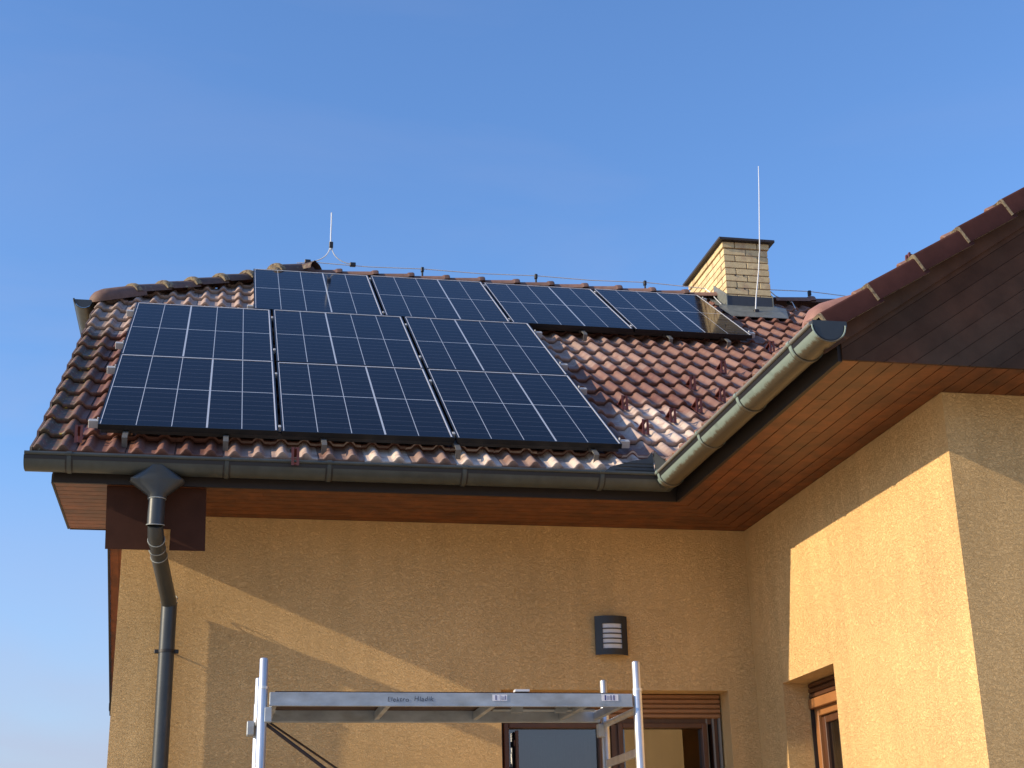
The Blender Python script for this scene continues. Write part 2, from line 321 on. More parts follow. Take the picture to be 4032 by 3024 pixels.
# ------------------------------------------------------------------ house
house = empty('house', (-2.2, 2.0, GZ), 'ochre stuccoed house with brown tiled roof, wooden soffits and a yellow brick chimney', 'house')
HO = Vector((-2.2, 2.0, GZ))
P = 0.6175; c_, s_ = math.cos(P), math.sin(P); D0 = 0.620
TP = math.tan(P)
def RP(x, s, off=0.0):            # point on the main front roof slope
    d = D0 + off
    return V(x, s*c_ - d*s_, s*s_ + d*c_)
S_EAVE = -0.626; YR = 3.83; ZR = YR*TP + D0/c_
S_RIDGE = (YR + D0*s_)/c_
XL = -4.95
XHIP = -3.12; YH = 2.53; ZH = YH*TP + D0/c_      # half-hip
WX0 = -0.87; WZ0 = 0.143; WT = 0.655; WYF = -3.55; WP = math.atan(WT)

# walls --------------------------------------------------------------
def wall_grid(mb, o, U, n, u0, u1, z0, z1, holes, depth, rb=True):
    """wall face with rectangular holes and reveals of the given depth (n = outward normal)"""
    us = sorted({u0, u1, *[h[0] for h in holes], *[h[1] for h in holes]}); zs = sorted({z0, z1, *[h[2] for h in holes], *[h[3] for h in holes]})
    us = [u for u in us if u0 <= u <= u1]; zs = [z for z in zs if z0 <= z <= z1]
    P_ = lambda u, z, d=0: o + U*u + V(0, 0, z) - n*d
    fl = U.cross(V(0, 0, 1)).dot(n) < 0
    for i in range(len(us)-1):
        for j in range(len(zs)-1):
            uc, zc = (us[i]+us[i+1])/2, (zs[j]+zs[j+1])/2
            if any(h[0] < uc < h[1] and h[2] < zc < h[3] for h in holes): continue
            q = [P_(us[i], zs[j]), P_(us[i+1], zs[j]), P_(us[i+1], zs[j+1]), P_(us[i], zs[j+1])]
            mb.add(q[::-1] if fl else q, [(0, 1, 2, 3)])
    for (a, b, c, d) in holes:
        for (p, q) in (((a, c), (b, c)), ((b, c), (b, d)), ((b, d), (a, d)), ((a, d), (a, c))):
            if p[1] == q[1] == z0: continue
            f = [P_(*p), P_(*p, depth), P_(*q, depth), P_(*q)]
            mb.add(f[::-1] if fl else f, [(0, 1, 2, 3)])
HC = (-1.846, -0.212)                      # glazed door opening
HW = (-1.36, -0.497)                       # wing window opening (y)
mb = MB()
wall_grid(mb, V(0, 0, 0), V(1, 0, 0), V(0, -1, 0), -4.42, 0.0, GZ, 0.28, [(HC[0], HC[1], GZ+0.15, -1.158)], 0.30)
# left gable wall (polygon up to the half hip)
gx = -4.42
zt = lambda y: ZR - abs(y-YR)*TP - 0.22
mb.add([(gx, 0, GZ), (gx, 7.66, GZ), (gx, 7.66, zt(7.66)), (gx, 5.1, zt(5.1)), (gx, 2.56, zt(2.56)), (gx, 0, zt(0))], [(5, 4, 3, 2, 1, 0)])
mb.add([(gx, 7.66, GZ), (7, 7.66, GZ), (7, 7.66, 0.5), (gx, 7.66, 0.5)], [(0, 1, 2, 3)])
# wing wall (faces -x)
wall_grid(mb, V(0, 0, 0), V(0, -1, 0), V(-1, 0, 0), 0.0, 3.11, GZ, 0.28, [(-HW[1], -HW[0], -2.75, -1.176)], 0.21)
# wing gable wall (faces -y)
mb.add([(0, -3.11, GZ), (7, -3.11, GZ), (7, -3.11, 1.2), (3, -3.11, 2.2), (0, -3.11, 0.28)], [(0, 1, 2, 3, 4)])
mb.add([(7, -3.11, GZ), (7, 7.66, GZ), (7, 7.66, 1.2), (7, -3.11, 1.2)], [(0, 1, 2, 3)])
wall = mb.build('wall', M_wall, house)
# roof deck (solid under the tiles) -----------------------------------
mb = MB()
def slab(poly, th=0.10, m=0):
    vs = [Vector(p)+V(0, 0, -0.03) for p in poly]; mb.prism(vs, V(0, 0, -th), m)
x1 = 7.0
yb = 8.85; zb = ZR - (yb-YR)*TP
fe = V(0, -0.80, -0.80*TP + D0/c_)
slab([(XL+0.06, -0.80, fe.z), (0.6, -0.80, fe.z), (x1, YR-0.02, ZR-0.02*TP), (XHIP, YR-0.02, ZR-0.02*TP), (XL+0.06, YH, ZH)])
slab([(XL+0.06, 2*YR-YH, ZH), (XHIP, YR+0.02, ZR-0.02*TP), (x1, YR+0.02, ZR-0.02*TP), (x1, yb, zb), (XL+0.06, yb, zb)])
slab([(XL+0.06, YH+.01, ZH), (XHIP-.01, YR, ZR), (XL+0.06, 2*YR-YH-.01, ZH)])
# wing deck
wpx = 3.1; wpz = WZ0+WT*(wpx-WX0)
mb.prism([V(WX0+0.04, WYF+.03, WZ0-.02), V(wpx, WYF+.03, wpz-.05), V(wpx, 2.5, wpz-.05), V(WX0+0.04, -0.9, WZ0-.02)], V(0, 0, -0.07), 0)
mb.prism([V(wpx, WYF+.03, wpz-.05), V(7.2, WYF+.03, wpz-.05-WT*4.1), V(7.2, 2.5, wpz-.05-WT*4.1), V(wpx, 2.5, wpz-.05)], V(0, 0, -0.07), 0)
roof = mb.build('roof', M_fascia, house); inherit(roof, house)

# rake board of the far slope and left verge, red-brown wood seen from below
mb = MB()
for k in range(5):
    for (ya, yb2, xo) in ((0.45, YH, 0.0), (2*YR-YH, 8.80, -0.075)):
        xa = -4.91 + k*0.098 + xo
        za = ZR-abs(ya-YR)*TP-0.145; zb2 = ZR-abs(yb2-YR)*TP-0.145
        mb.prism([V(xa, ya, za), V(xa+0.093, ya, za), V(xa+0.093, yb2, zb2), V(xa, yb2, zb2)], V(0, 0, -0.02))
    za = ZH-0.145
    mb.prism([V(xa, YH, za), V(xa+0.093, YH, za), V(xa+0.093, 2*YR-YH, za), V(xa, 2*YR-YH, za)], V(0, 0, -0.02))
mb.build('verge_soffit', M_soffit, house)
for (ya, yb2, xo) in ((-0.56, YH, -4.935), (2*YR-YH, 8.83, -5.012)):
    za = ZR-abs(ya-YR)*TP; zb2 = ZR-abs(yb2-YR)*TP
    mb = MB(); mb.prism([V(xo, ya, za-.02), V(xo, ya, za-.19), V(xo, yb2, zb2-.19), V(xo, yb2, zb2-.02)], V(0.022, 0, 0)); mb.build('verge_board', M_fascia, house)

# soffits --------------------------------------------------------------
def planks(mb, u0, u1, wd, fn, t0=None):
    """fn(ua, ub, tint) adds one board between offsets ua..ub"""
    k = 0; u = u0
    while u < u1-1e-4:
        b = min(u+wd, u1); fn(u+0.003, b-0.003, random.random()); u = b; k += 1
mb = MB()
OM, OW, WYE = 0.76, 0.735, -3.50
def main_board(a, b, t):      # boards along x; y from -a.. ; mitred at the inner corner
    xa0, xb0 = -OW*(a/OM), -OW*(b/OM)
    cut = random.choice([-3.6, -2.9, -2.1, -1.5]) + random.uniform(-.1, .1)
    mb.prism([V(-4.81, -b, 0), V(cut-.001, -b, 0), V(cut-.001, -a, 0), V(-4.81, -a, 0)], V(0, 0, 0.018), 0, t)
    mb.prism([V(cut+.001, -b, 0), V(xb0, -b, 0), V(xa0, -a, 0), V(cut+.001, -a, 0)], V(0, 0, 0.018), 0, random.random())
planks(mb, 0.0, OM, 0.095, main_board)
def ret_board(a, b, t): mb.prism([V(-4.81, a, 0), V(-4.425, a, 0), V(-4.425, b, 0), V(-4.81, b, 0)], V(0, 0, 0.018), 0, t)
planks(mb, 0.0, 0.43, 0.095, ret_board)
def wing_board(a, b, t):
    ya0, yb0 = -OM*(a/OW), -OM*(b/OW)
    cut = random.choice([-2.9, -2.3, -1.9, -1.4]) + random.uniform(-.1, .1)
    mb.prism([V(-b, WYE, 0), V(-a, WYE, 0), V(-a, cut-.001, 0), V(-b, cut-.001, 0)], V(0, 0, 0.018), 0, t)
    mb.prism([V(-b, cut+.001, 0), V(-a, cut+.001, 0), V(-a, ya0, 0), V(-b, yb0, 0)], V(0, 0, 0.018), 0, random.random())
planks(mb, 0.0, OW, 0.092, wing_board)
def front_board(a, b, t): mb.prism([V(a, WYE, 0), V(b, WYE, 0), V(b, -3.112, 0), V(a, -3.112, 0)], V(0, 0, 0.018), 0, t)
planks(mb, 0.0, 4.2, 0.092, front_board)
mb.prism([V(-4.80, -OM+.005, .02), V(-OW, -OM+.005, .02), V(0, 0, .02), V(-4.80, 0.42, .02)], V(0, 0, 0.01), 1)
mb.prism([V(-OW+.005, WYE+.01, .02), V(4, WYE+.01, .02), V(4, -3.1, .02), V(0.0, -3.1, .02), V(0, -.01, .02), V(-OW+.005, -OM-.005, .02)], V(0, 0, 0.01), 1)
mb.build('soffit', [M_soffit, M_groove], house)
# boxed gable end of the left eave
mb = MB()
mb.prism([V(-4.825, -0.76, -0.004), V(-4.825, 0.43, -0.004), V(-4.825, 0.43, 0.86), V(-4.825, -0.76, 0.05)], V(0.014, 0, 0))
mb.prism([V(-4.81, 0.432, -0.004), V(-4.43, 0.432, -0.004), V(-4.43, 0.432, 0.86), V(-4.81, 0.432, 0.86)], V(0, 0.012, 0))
mb.build('boxed_eave', M_fascia, house)
# fascias
mb = MB()
mb.box((-4.81, -0.782, -0.006), (-OW-0.026, -0.762, 0.13)); mb.box((-OW-0.024, WYE, -0.006), (-OW-0.002, -0.76, 0.13))
mb.build('fascia', M_fascia, house)
# dark board face of the wing gable
mb = MB()
dx = 0.155; k = 0; xb_ = -OW - 0.004
def rake_z(x): return WZ0 - 0.030 + WT*(x-WX0)
x = -1.6
yy = WYE - 0.014
perp = dx
while x < 5:
    # board between rake-parallel lines crossing z=0 at x and x+dx, clipped to z>=0, x>=xb_, z<=rake
    a, b = x+0.002, x+dx-0.002
    def zl(xx, x0): return WT*(xx-x0)
    pts = []
    # polygon: along lower line (through b) and upper line (through a)
    x_end = 3.1
    up0 = max(a, xb_); lo0 = max(b, xb_)
    poly = []
    if b > xb_:
        poly.append((b, 0.0))
        poly.append((x_end, zl(x_end, b))); poly.append((x_end, zl(x_end, a)))
        if a >= xb_: poly.append((a, 0.0))
        else: poly += [(xb_, zl(xb_, a)), (xb_, 0.0)]
    else:
        poly = [(xb_, zl(xb_, b)), (x_end, zl(x_end, b)), (x_end, zl(x_end, a)), (xb_, zl(xb_, a))]
    # skip boards above the rake
    if zl(x_end, a) <= rake_z(x_end) + 0.10: mb.prism([V(p[0], yy, p[1]) for p in poly], V(0, 0.016, 0))
    x += dx
mb.prism([V(xb_+.003, WYE+.004, 0.001), V(3.1, WYE+.004, 0.001), V(3.1, WYE+.004, rake_z(3.1)), V(xb_+.003, WYE+.004, rake_z(xb_))], V(0, 0.02, 0), 1)
mb.build('gable_board_face', [M_gable, M_groove], house)

# brown sheet cladding under the eave at the left corner, with a notch for the downpipe
mb = MB(); yc = -0.72; zb_ = -0.405
mb.prism([V(-4.49, yc, 0.0), V(-4.475, yc, zb_), V(-4.20, yc, zb_), V(-4.20, yc, -0.27), V(-4.085, yc, -0.27), V(-4.085, yc, zb_), V(-3.865, yc, zb_), V(-3.875, yc, 0.0)], V(0, 0.012, 0))
mb.build('eave_cladding', M_clad, house)

# tiles ----------------------------------------------------------------
def roll(u):
    ph = (u % 0.15)/0.15; d = abs(ph-0.5)
    h = 0.0
    if d < 0.26: h = 0.034*(0.5+0.5*math.cos(math.pi*d/0.26))**0.5
    return h
NP = [(0.008, -0.033), (0.001, -0.020), (0.0, -0.006), (0.003, -0.0015), (0.010, 0.0), (0.05, 0.0), (0.12, 0.0), (0.20, 0.0), (0.28, 0.0), (0.345, 0.0)]
def tile_field(name, parent, frame, u0, u1, s0, s1, keep, dust, moss, row=0.325, mats=None, nu=16, closed=False):
    vs, fs, tt, dd, mm = [], [], [], [], []
    nr = int(math.ceil((s1-s0)/row)); ncol = int(math.ceil((u1-u0)/0.30))
    step = 0.15/nu
    us = [k*step for k in range(2*nu+1)]
    for r in range(nr):
        for c in range(ncol):
            ub = u0 + c*0.30; sb = s0 + r*row
            if not any(keep(ub+a, sb+b2) for a in (0, 0.15, 0.30) for b2 in (0, 0.17, 0.33)): continue
            j = [random.uniform(-0.0018, 0.0018) for _ in range(3)]; js = random.uniform(-0.004, 0.004); tn = random.random()
            base = len(vs); cols = len(us)
            for (ds, dz) in NP:
                s_l = sb + ds + js
                for q, a in enumerate(us):
                    tilt = 0.035*(1 - ds/row) + 0.004
                    h = roll(a) + tilt + dz + j[0] + j[1]*(a/0.3-0.5)
                    if a < 0.0126: h -= 0.006*(1-a/0.0126)    # side lap
                    if closed and r == 0 and dz < -0.004: h = min(h, tilt + (0.014 if dz > -0.01 else -0.012 if dz > -0.025 else -0.03))
                    vs.append(tuple(frame(ub+a, s_l, h)))
            for i in range(len(NP)-1):
                for q in range(cols-1):
                    uc = ub+(us[q]+us[q+1])/2; s_c = sb+(NP[i][0]+NP[i+1][0])/2
                    if not keep(uc, s_c): continue
                    fs.append((base+i*cols+q, base+i*cols+q+1, base+(i+1)*cols+q+1, base+(i+1)*cols+q)); tt.append(tn); dd.append(dust(uc, s_c, tn)); mm.append(moss(uc, s_c))
    o3 = parent_origin(parent)
    me = bpy.data.meshes.new(name); me.from_pydata([(v[0]-o3.x, v[1]-o3.y, v[2]-o3.z) for v in vs], [], fs)
    me.materials.append(mats or M_tile)
    for nm, dat in (('tint', tt), ('dust', dd), ('moss', mm)):
        a = me.attributes.new(nm, 'FLOAT', 'FACE'); a.data.foreach_set('value', dat)
    me.polygons.foreach_set('use_smooth', [True]*len(fs)); me.set_sharp_from_angle(angle=math.radians(50)); me.update()
    ob = bpy.data.objects.new(name, me); COL.objects.link(ob); ob.parent = parent; return ob
U0 = -3.558 - 0.075 - 0.15*9 + 0.0       # phase: a roll centre at x = -3.558
def keep_main(x, s):
    if x < XL or s > S_RIDGE-0.01: return False
    y = s*c_ - D0*s_; z = s*s_ + D0*c_
    if y > YH and (y-YH)/(YR-YH) > (x+0.05-XL)/(XHIP-XL): return False       # hip line
    if x > WX0 and z - WZ0 < WT*(x-WX0) - 0.03: return False             # valley with the wing
    if 1.33 < x < 1.78 and 3.46 < y: return False                        # chimney
    return True
def dust_main(x, s, t):
    d = 0.0
    if s < -0.3: d = max(0.0, min(1.0, (x+3.9)/0.9)) * (0.95 if t > 0.2 else 0.25)
    elif x > -1.0 and s < 1.6:
        cx, cs = -0.62 + 0.05*s, 0.35; q = ((x-cx)/0.42)**2 + ((s-cs)/0.75)**2
        d = max(0.0, 1.0 - q)*(0.5+t*0.6)*1.3
    elif s > 2.4 and x < -3.4: d = 0.5
    elif 2.1 < s < 3.2 and x > -1.3: d = 0.45*max(0, 1-(x+1.2)/1.6)
    if s > -0.3 and x > -1.3: d = max(d, 0.14*t)
    return max(0.0, min(1.0, d))
def moss_main(x, s): return max(0.0, min(1.0, (-4.69 - x)/0.12)) * (1.0 if s < 2.6 else 0.5)
tiles = tile_field('roof_tiles', roof, lambda u, s, h: RP(u, s, h), U0, 4.2, S_EAVE, S_RIDGE+0.1, keep_main, dust_main, moss_main, closed=True)
cw, sw = math.cos(WP), math.sin(WP)
# wing slope: u runs along -y -> use y coordinate, s up the slope (+x)
def wframe(u, s, h): return V(WX0 + s*cw - h*sw, -u, WZ0 + s*sw + h*cw)
def keep_wing(u, s):
    y = -u; x = WX0+s*cw; z = WZ0+s*sw
    return y > WYF and z > (y*TP + D0/c_) - 0.02 and x < 3.1
tile_field('roof_tiles', roof, wframe, -2.4, 3.55, -0.03, 4.8, keep_wing, lambda *a: 0.1, lambda *a: 0.0)
def hframe(u, s, h):            # half-hip slope facing -x
    hx, hz = XHIP-XL, ZR-ZH; Lh = math.hypot(hx, hz); ch, sh = hx/Lh, hz/Lh
    return V(XL + s*ch - h*sh, u, ZH + s*sh + h*ch)
def keep_hip(u, s):
    Lh = math.hypot(XHIP-XL, ZR-ZH); k = s/Lh; return k < 1 and abs(u-YR) < (YR-YH)*(1-k)
tile_field('roof_tiles', roof, hframe, YH, 2*YR-YH, -0.03, 2.2, keep_hip, lambda *a: 0.1, lambda *a: 0.3)
def rframe(u, s, h): return V(u, 2*YR - (s*c_-D0*s_) + h*s_, (s*s_+D0*c_) + h*c_)
tile_field('roof_tiles', roof, rframe, XL, 6.7, S_EAVE-0.39, S_RIDGE, lambda x, s: (x > XL and s < S_RIDGE and not ((s*c_-D0*s_) > YH and ((s*c_-D0*s_)-YH)/(YR-YH) > (x-XL)/(XHIP-XL))), lambda *a: 0.1, lambda *a: 0.2, nu=6)

# left verge tile skirts
mb = MB()
for r in range(12):
    sb = S_EAVE + r*0.325
    if sb > 3.6: break
    a = RP(XL-0.004, sb, 0.05); b = RP(XL-0.004, sb+0.34, 0.018); 
    mb.prism([a, b, b-V(0, 0, .13), a-V(0, 0, .13)], V(0.014, 0, 0))
mb.build('verge_tile', M_hipcap, roof)

# capping tiles: angular half-round, the lower end of each riding over the one below
def cap_row(mb, A, B, n, wd, hgt, over=0.05, lipm=1, lift=0.022, up=None):
    A, B = Vector(A), Vector(B); d = (B-A); Ld = d.length/n; d.normalize()
    side = d.cross(V(0, 0, 1)).normalized(); upv = side.cross(d).normalized()
    prof = [(-1.0, -0.05), (-0.93, 0.30), (-0.74, 0.66), (-0.42, 0.92), (0, 1.0), (0.42, 0.92), (0.74, 0.66), (0.93, 0.30), (1.0, -0.05)]
    for i in range(n):
        t = random.random(); st = A + d*(Ld*i - over); jl = random.uniform(-.004, .004)
        secs = [(0.0, 1.10, lift), (0.012, 1.13, lift+0.004), (0.055, 1.12, lift), (0.075, 1.05, lift-0.008), (Ld+over, 0.97, 0.0)]
        P_ = []
        for (dd, k, lf) in secs:
            P_.append([st + d*dd + side*(wd*k*a) + upv*(hgt*k*b + lf + jl) for a, b in prof])
        b0 = len(mb.v); nc = len(prof)
        mb.grid(P_[:3], lipm, t, flip=True); mb.grid(P_[2:], 0, t, flip=True)
        inner = [st + side*(wd*1.10*0.80*a) + upv*(hgt*1.10*0.80*b + lift + jl - 0.004) for a, b in prof]
        vs = P_[0] + inner; fs = [(k, k+1, nc+k+1, nc+k) for k in range(nc-1)]
        mb.add(vs, fs, lipm, t)
        inn2 = [p + d*0.10 for p in inner]; mb.grid([inner, inn2], 0, t)
mb = MB()
h0 = V(-4.93, YH-0.02, ZH+0.030); h1 = V(XHIP+0.02, YR, ZR+0.055)
cap_row(mb, h0 + (h1-h0)*0.16, h1, 6, 0.115, 0.085)
hc = mb.build('hip_tiles', [M_hipcap, M_lip], roof, smooth=True, angle=50)
mb = MB()       # rounded starter tile at the foot of the hip
d = (h1-h0).normalized(); side = d.cross(V(0, 0, 1)).normalized(); upv = side.cross(d)
rows = []
for k, (dd, r_) in enumerate([(-0.075, 0.02), (-0.07, 0.35), (-0.05, 0.62), (-0.01, 0.86), (0.06, 1.0), (0.20, 1.0), (0.44, 0.97)]):
    rows.append([h0 + d*dd + side*(0.125*r_*math.cos(th)) + upv*(0.105*r_*math.sin(th)) for th in [math.pi*(1.08-1.16*i/12) for i in range(13)]])
mb.grid(rows, 0, None)
mb.build('hip_tiles', [M_cap], roof, smooth=True, angle=60)
mb = MB()
cap_row(mb, (1.32, YR, ZR+0.040), (XHIP+0.02, YR, ZR+0.040), 12, 0.115, 0.068, lipm=0)
mb.build('ridge_tiles', [M_cap, M_lip], roof, smooth=True, angle=50)
mb = MB()
cap_row(mb, (5.2, YR, ZR+0.045), (1.98, YR, ZR+0.045), 8, 0.115, 0.072, lipm=0)
mb.build('ridge_tiles', [M_cap, M_lip], roof, smooth=True, angle=50)
mb = MB()      # crossed lumpy junction tile where hips meet the ridge
for (k, dx_, dz_) in ((0, 0, 0),):
    a = h1 + V(-0.12, 0, 0.0)
    cap_row(mb, h1 - d*0.30 + V(0, 0, 0.02), h1 + d*0.08 + V(0, 0, 0.02), 1, 0.125, 0.10)
    cap_row(mb, h1 + V(-0.24, 0.20, 0.00), h1 + V(0.16, -0.10, 0.015), 1, 0.12, 0.10)
    rows = []
    for (dd, r_) in [(-0.02, 1.0), (0.06, 0.96), (0.11, 0.75), (0.135, 0.4), (0.14, 0.05)]:
        rows.append([h1 + V(dd+0.02, 0, 0.0) + V(0, 0.12*r_*math.cos(th), 0.125*r_*math.sin(th)) for th in [math.pi*(1.08-1.16*i/12) for i in range(13)]])
    mb.grid(rows, 0, None)
mb.build('hip_junction_tile', [M_hipcap, M_lip], roof, smooth=True, angle=50)

# barge tiles along the wing rake ---------------------------------------
dirw = V(cw, 0, sw); nw = V(-sw, 0, cw)
Y0, Y1 = -3.615, -3.50
for i in range(13):
    mb = MB()
    st = V(WX0 + 0.01, 0, WZ0) + dirw*(i*0.327)
    if i == 0: pass
    top = 0.046; bot = -0.060
    Lx = 0.36; lift = 0.020
    pr = [(Y0+0.000, bot), (Y0, top-0.012), (Y0+0.004, top-0.004), (Y0+0.012, top), (Y1, top), (Y1+.02, top-0.02)]
    pi_ = [(Y0+0.014, bot), (Y0+0.014, top-0.016), (Y0+0.018, top-0.016), (Y0+0.02, top-0.016), (Y1, top-0.016), (Y1+.02, top-0.036)]
    for prof_, fl in ((pr, False), (pi_, True)):
        rws = []
        for dd, lf, ex in ((0.0, lift, 0.004), (0.006, lift+.001, 0.006), (0.014, lift, 0.006), (Lx, 0.0, 0.0)):
            rws.append([st + dirw*dd + V(0, y-ex, 0) + nw*(h+lf) for y, h in prof_])
        mb.grid(rws[:3], 1, None, flip=not fl); mb.grid(rws[2:], 0, None, flip=not fl)
    o1 = [st + V(0, y-0.004, 0) + nw*(h+lift) for y, h in pr]; o2 = [st + V(0, y-0.004, 0) + nw*(h+lift) for y, h in pi_]
    n_ = len(pr); mb.add(o1+o2, [(k, n_+k, n_+k+1, k+1) for k in range(n_-1)], 1)
    e1 = [st + dirw*dd + V(0, Y0, 0) + nw*(bot+lift*(1-dd/Lx)) for dd in (0, Lx)]; e2 = [p+V(0, 0.014, 0) for p in e1]
    mb.add([e1[0], e1[1], e2[1], e2[0]], [(0, 1, 2, 3)], 1)
    mb.build('barge_tile', [M_barge, M_lip], roof, smooth=True, angle=40)
mb = MB()      # barge board behind the tiles
a = V(WX0+0.03, 0, WZ0-0.012); b = a + dirw*4.8
for (o, th) in ((-0.13, 0.11),):
    mb.prism([V(a.x, Y1-0.04, a.z+o+0.02), V(b.x, Y1-0.04, b.z+o+0.02), V(b.x, Y1-0.04, b.z), V(a.x, Y1-0.04, a.z)], V(0, 0.025, 0))
mb.build('barge_board', M_gable, house)
mb = MB()      # rounded end tile behind the gutter end
rows = []
o = V(-0.885, -3.42, 0.205)
for (dd, r_) in [(0.0, 0.05), (0.005, 0.5), (0.03, 0.85), (0.08, 1.0), (0.20, 1.0), (0.30, 0.95)]:
    rows.append([o + V(dd, 0.105*r_*math.cos(th), 0.10*r_*math.sin(th) + dd*0.35) for th in [math.pi*(1-i/12) for i in range(13)]])
mb.grid(rows, 0, None)
mb.build('end_tile', M_endt, roof, smooth=True, angle=60)

# chimney -----------------------------------------------------------------
CX0, CX1, CY0, CY1, CZT = 1.322, 1.815, 3.46, 4.62, 4.045
mb = MB()
mb.box((CX0+0.008, CY0+0.008, 2.9), (CX1-0.008, CY1-0.008, CZT), 1)
ch = 0.0755; nrow = 15
for r in range(nrow):
    z1 = CZT - r*ch; z0 = z1 - ch + 0.011; e = 0.014 if r == 0 else 0.0
    def course(L_, off):
        cuts = [0.0]; u = off
        while u < L_-0.04:
            if u > 0.04: cuts.append(u)
            u += 0.2515
        cuts.append(L_); return cuts
    wX = CX1-CX0; off = 0.2465 if r % 2 else 0.123
    cu = course(wX, off)
    for i in range(len(cu)-1):
        a, b = CX0+cu[i]+(0.005 if i else -e), CX0+cu[i+1]-(0.005 if i < len(cu)-2 else -e)
        mb.box((a, CY0-e+random.uniform(-.0015, .0015), z0), (b, CY0+0.10, z1), 0, None, 0.003)
    cu = course(CY1-CY0, 0.123 if r % 2 else 0.2465)
    for i in range(len(cu)-1):
        a, b = CY0+cu[i]+(0.005 if i else 0.1005), CY0+cu[i+1]-0.005
        if b-a < 0.02: continue
        mb.box((CX0-e+random.uniform(-.0015, .0015), a, z0), (CX0+0.1, b, z1), 0, None, 0.003)
        mb.box((CX1-0.1, a, z0), (CX1+e, b, z1), 0, None, 0.003)
ch_o = mb.build('chimney', [M_brick, M_mortar], house); inherit(ch_o, house)
mb = MB(); mb.box((CX0-0.062, CY0-0.062, CZT+0.004), (CX1+0.068, CY1+0.06, CZT+0.034), 0, None, 0.004)
mb.box((CX0-0.03, CY0-0.03, CZT+0.0005), (CX1+0.03, CY1+0.03, CZT+0.0035))
mb.build('chimney_cap', M_capslab, ch_o)
mb = MB()
zt_ = lambda y: y*TP + D0/c_
mb.box((CX0-0.012, CY0-0.014, zt_(CY0)-0.03), (CX1+0.012, CY0-0.004, 3.425))
mb.build('flashing_upstand', M_upst, ch_o)
mb = MB()
for xx in (CX0-0.013, CX1+0.003):
    mb.prism([V(xx, CY0-0.02, zt_(CY0)), V(xx, YR-.02, ZR), V(xx, YR-.02, ZR+0.21), V(xx, CY0-0.02, 3.44)], V(0.01, 0, 0))
mb.prism([RP(CX0-0.10, 4.30, 0.062), RP(CX1+0.03, 4.32, 0.062), RP(CX1+0.16, 4.76, 0.07), RP(CX1+0.03, 4.78, 0.09), RP(CX0-0.01, 4.78, 0.09), RP(CX0-0.12, 4.66, 0.07)], V(0, -s_*.006, c_*.006))
for k in range(7):      # dressed sheet down the left side
    s0_ = 4.70 + k*0.075
    mb.prism([RP(CX0-0.10, s0_, 0.055+0.012*(k % 2)), RP(CX0-0.012, s0_, 0.06), RP(CX0-0.012, s0_+0.075, 0.06), RP(CX0-0.085, s0_+0.075, 0.055+0.012*((k+1) % 2))], V(0, -s_*.005, c_*.005))
mb.build('flashing_apron', M_lead, ch_o)
for (x, z) in ((1.43, 3.665), (1.525, 3.665), (1.43, 3.515), (1.525, 3.515)):
    mb = MB(); mb.tube([(x, CY0-0.005, z), (x, CY0+0.004, z)], 0.0085, 10); mb.build('anchor_hole', M_black, ch_o)

# gutters --------------------------------------------------------------------
GR = 0.087
def gutter(name, A, B, outw, z, caps, seams, GM):
    """half-round gutter; A,B = points on the outer rim line; outw = outward direction"""
    A, B = Vector(A), Vector(B); d = (B-A).normalized(); mb = MB()
    nseg = 18; prof = []
    for i in range(nseg+1):
        th = math.pi*i/nseg; prof.append((-GR + GR*math.cos(th), -GR*math.sin(th)*1.0))   # 0 = outer rim .. -2GR inner
    Lg = (B-A).length
    def ring(t, k=1.0, e=0.0): return [A + d*t + outw*(-GR + (p[0]+GR)*k) + V(0, 0, p[1]*k + e) for p in prof]
    fl = d.cross(outw).z > 0
    nst = max(2, int(Lg/0.5)); rows = [ring(Lg*i/nst) for i in range(nst+1)]; mb.grid([r_[:3] for r_ in (ring(0, 1.008), ring(Lg, 1.008))], 3, 0.5, flip=fl)  # black strip paints the shade line in the crease under the bead
    mb.grid(rows, 0, 0.5, flip=fl); rows2 = [ring(Lg*i/nst, 0.975) for i in range(nst+1)]; mb.grid(rows2, 0, 0.5, flip=not fl)
    for t in caps:
        rr = ring(t); mb.add(rr, [tuple(range(len(rr)))], 2 if t > 0 else 0)
        rr = [p+d*(0.004 if t > 0 else -0.004) for p in ring(t, 0.9)]
        mb.add(rr, [tuple(range(len(rr)))], 2 if t > 0 else 0)
    o = mb.build(name, [GM, M_gutbead, M_grey, M_black], house, smooth=True, angle=40); inherit(o, house)
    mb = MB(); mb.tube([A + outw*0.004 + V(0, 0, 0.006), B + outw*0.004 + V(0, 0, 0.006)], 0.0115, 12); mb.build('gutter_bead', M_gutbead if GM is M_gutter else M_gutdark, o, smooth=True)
    for t in seams:
        mb = MB()
        r1 = ring(t-0.015, 1.0); r2 = ring(t-0.012, 1.075); r3 = ring(t+0.012, 1.075); r4 = ring(t+0.015, 1.0); mb.grid([r1, r2, r3, r4], 0, 0.5, flip=fl); mb.grid([ring(t-0.024, 1.02), ring(t-0.014, 1.02)], 1, 0.5, flip=fl); mb.grid([ring(t+0.014, 1.02), ring(t+0.024, 1.02)], 1, 0.5, flip=fl)  # black bands paint the dark creases beside the bracket ring
        mb.tube([A + d*(t-0.016) + outw*0.005 + V(0, 0, 0.007), A + d*(t+0.016) + outw*0.005 + V(0, 0, 0.007)], 0.0145, 12)
        mb.build('gutter_bracket', [GM, M_black], o, smooth=True, angle=40)
    return o
ZG = 0.124
gm = gutter('gutter', (-4.975, -0.955, ZG), (-0.955, -0.955, ZG), V(0, -1, 0), ZG, [0.0], [4.975-4.71, 4.975-3.755, 4.975-3.113, 4.975-2.24, 4.975-1.32], M_gutdark)
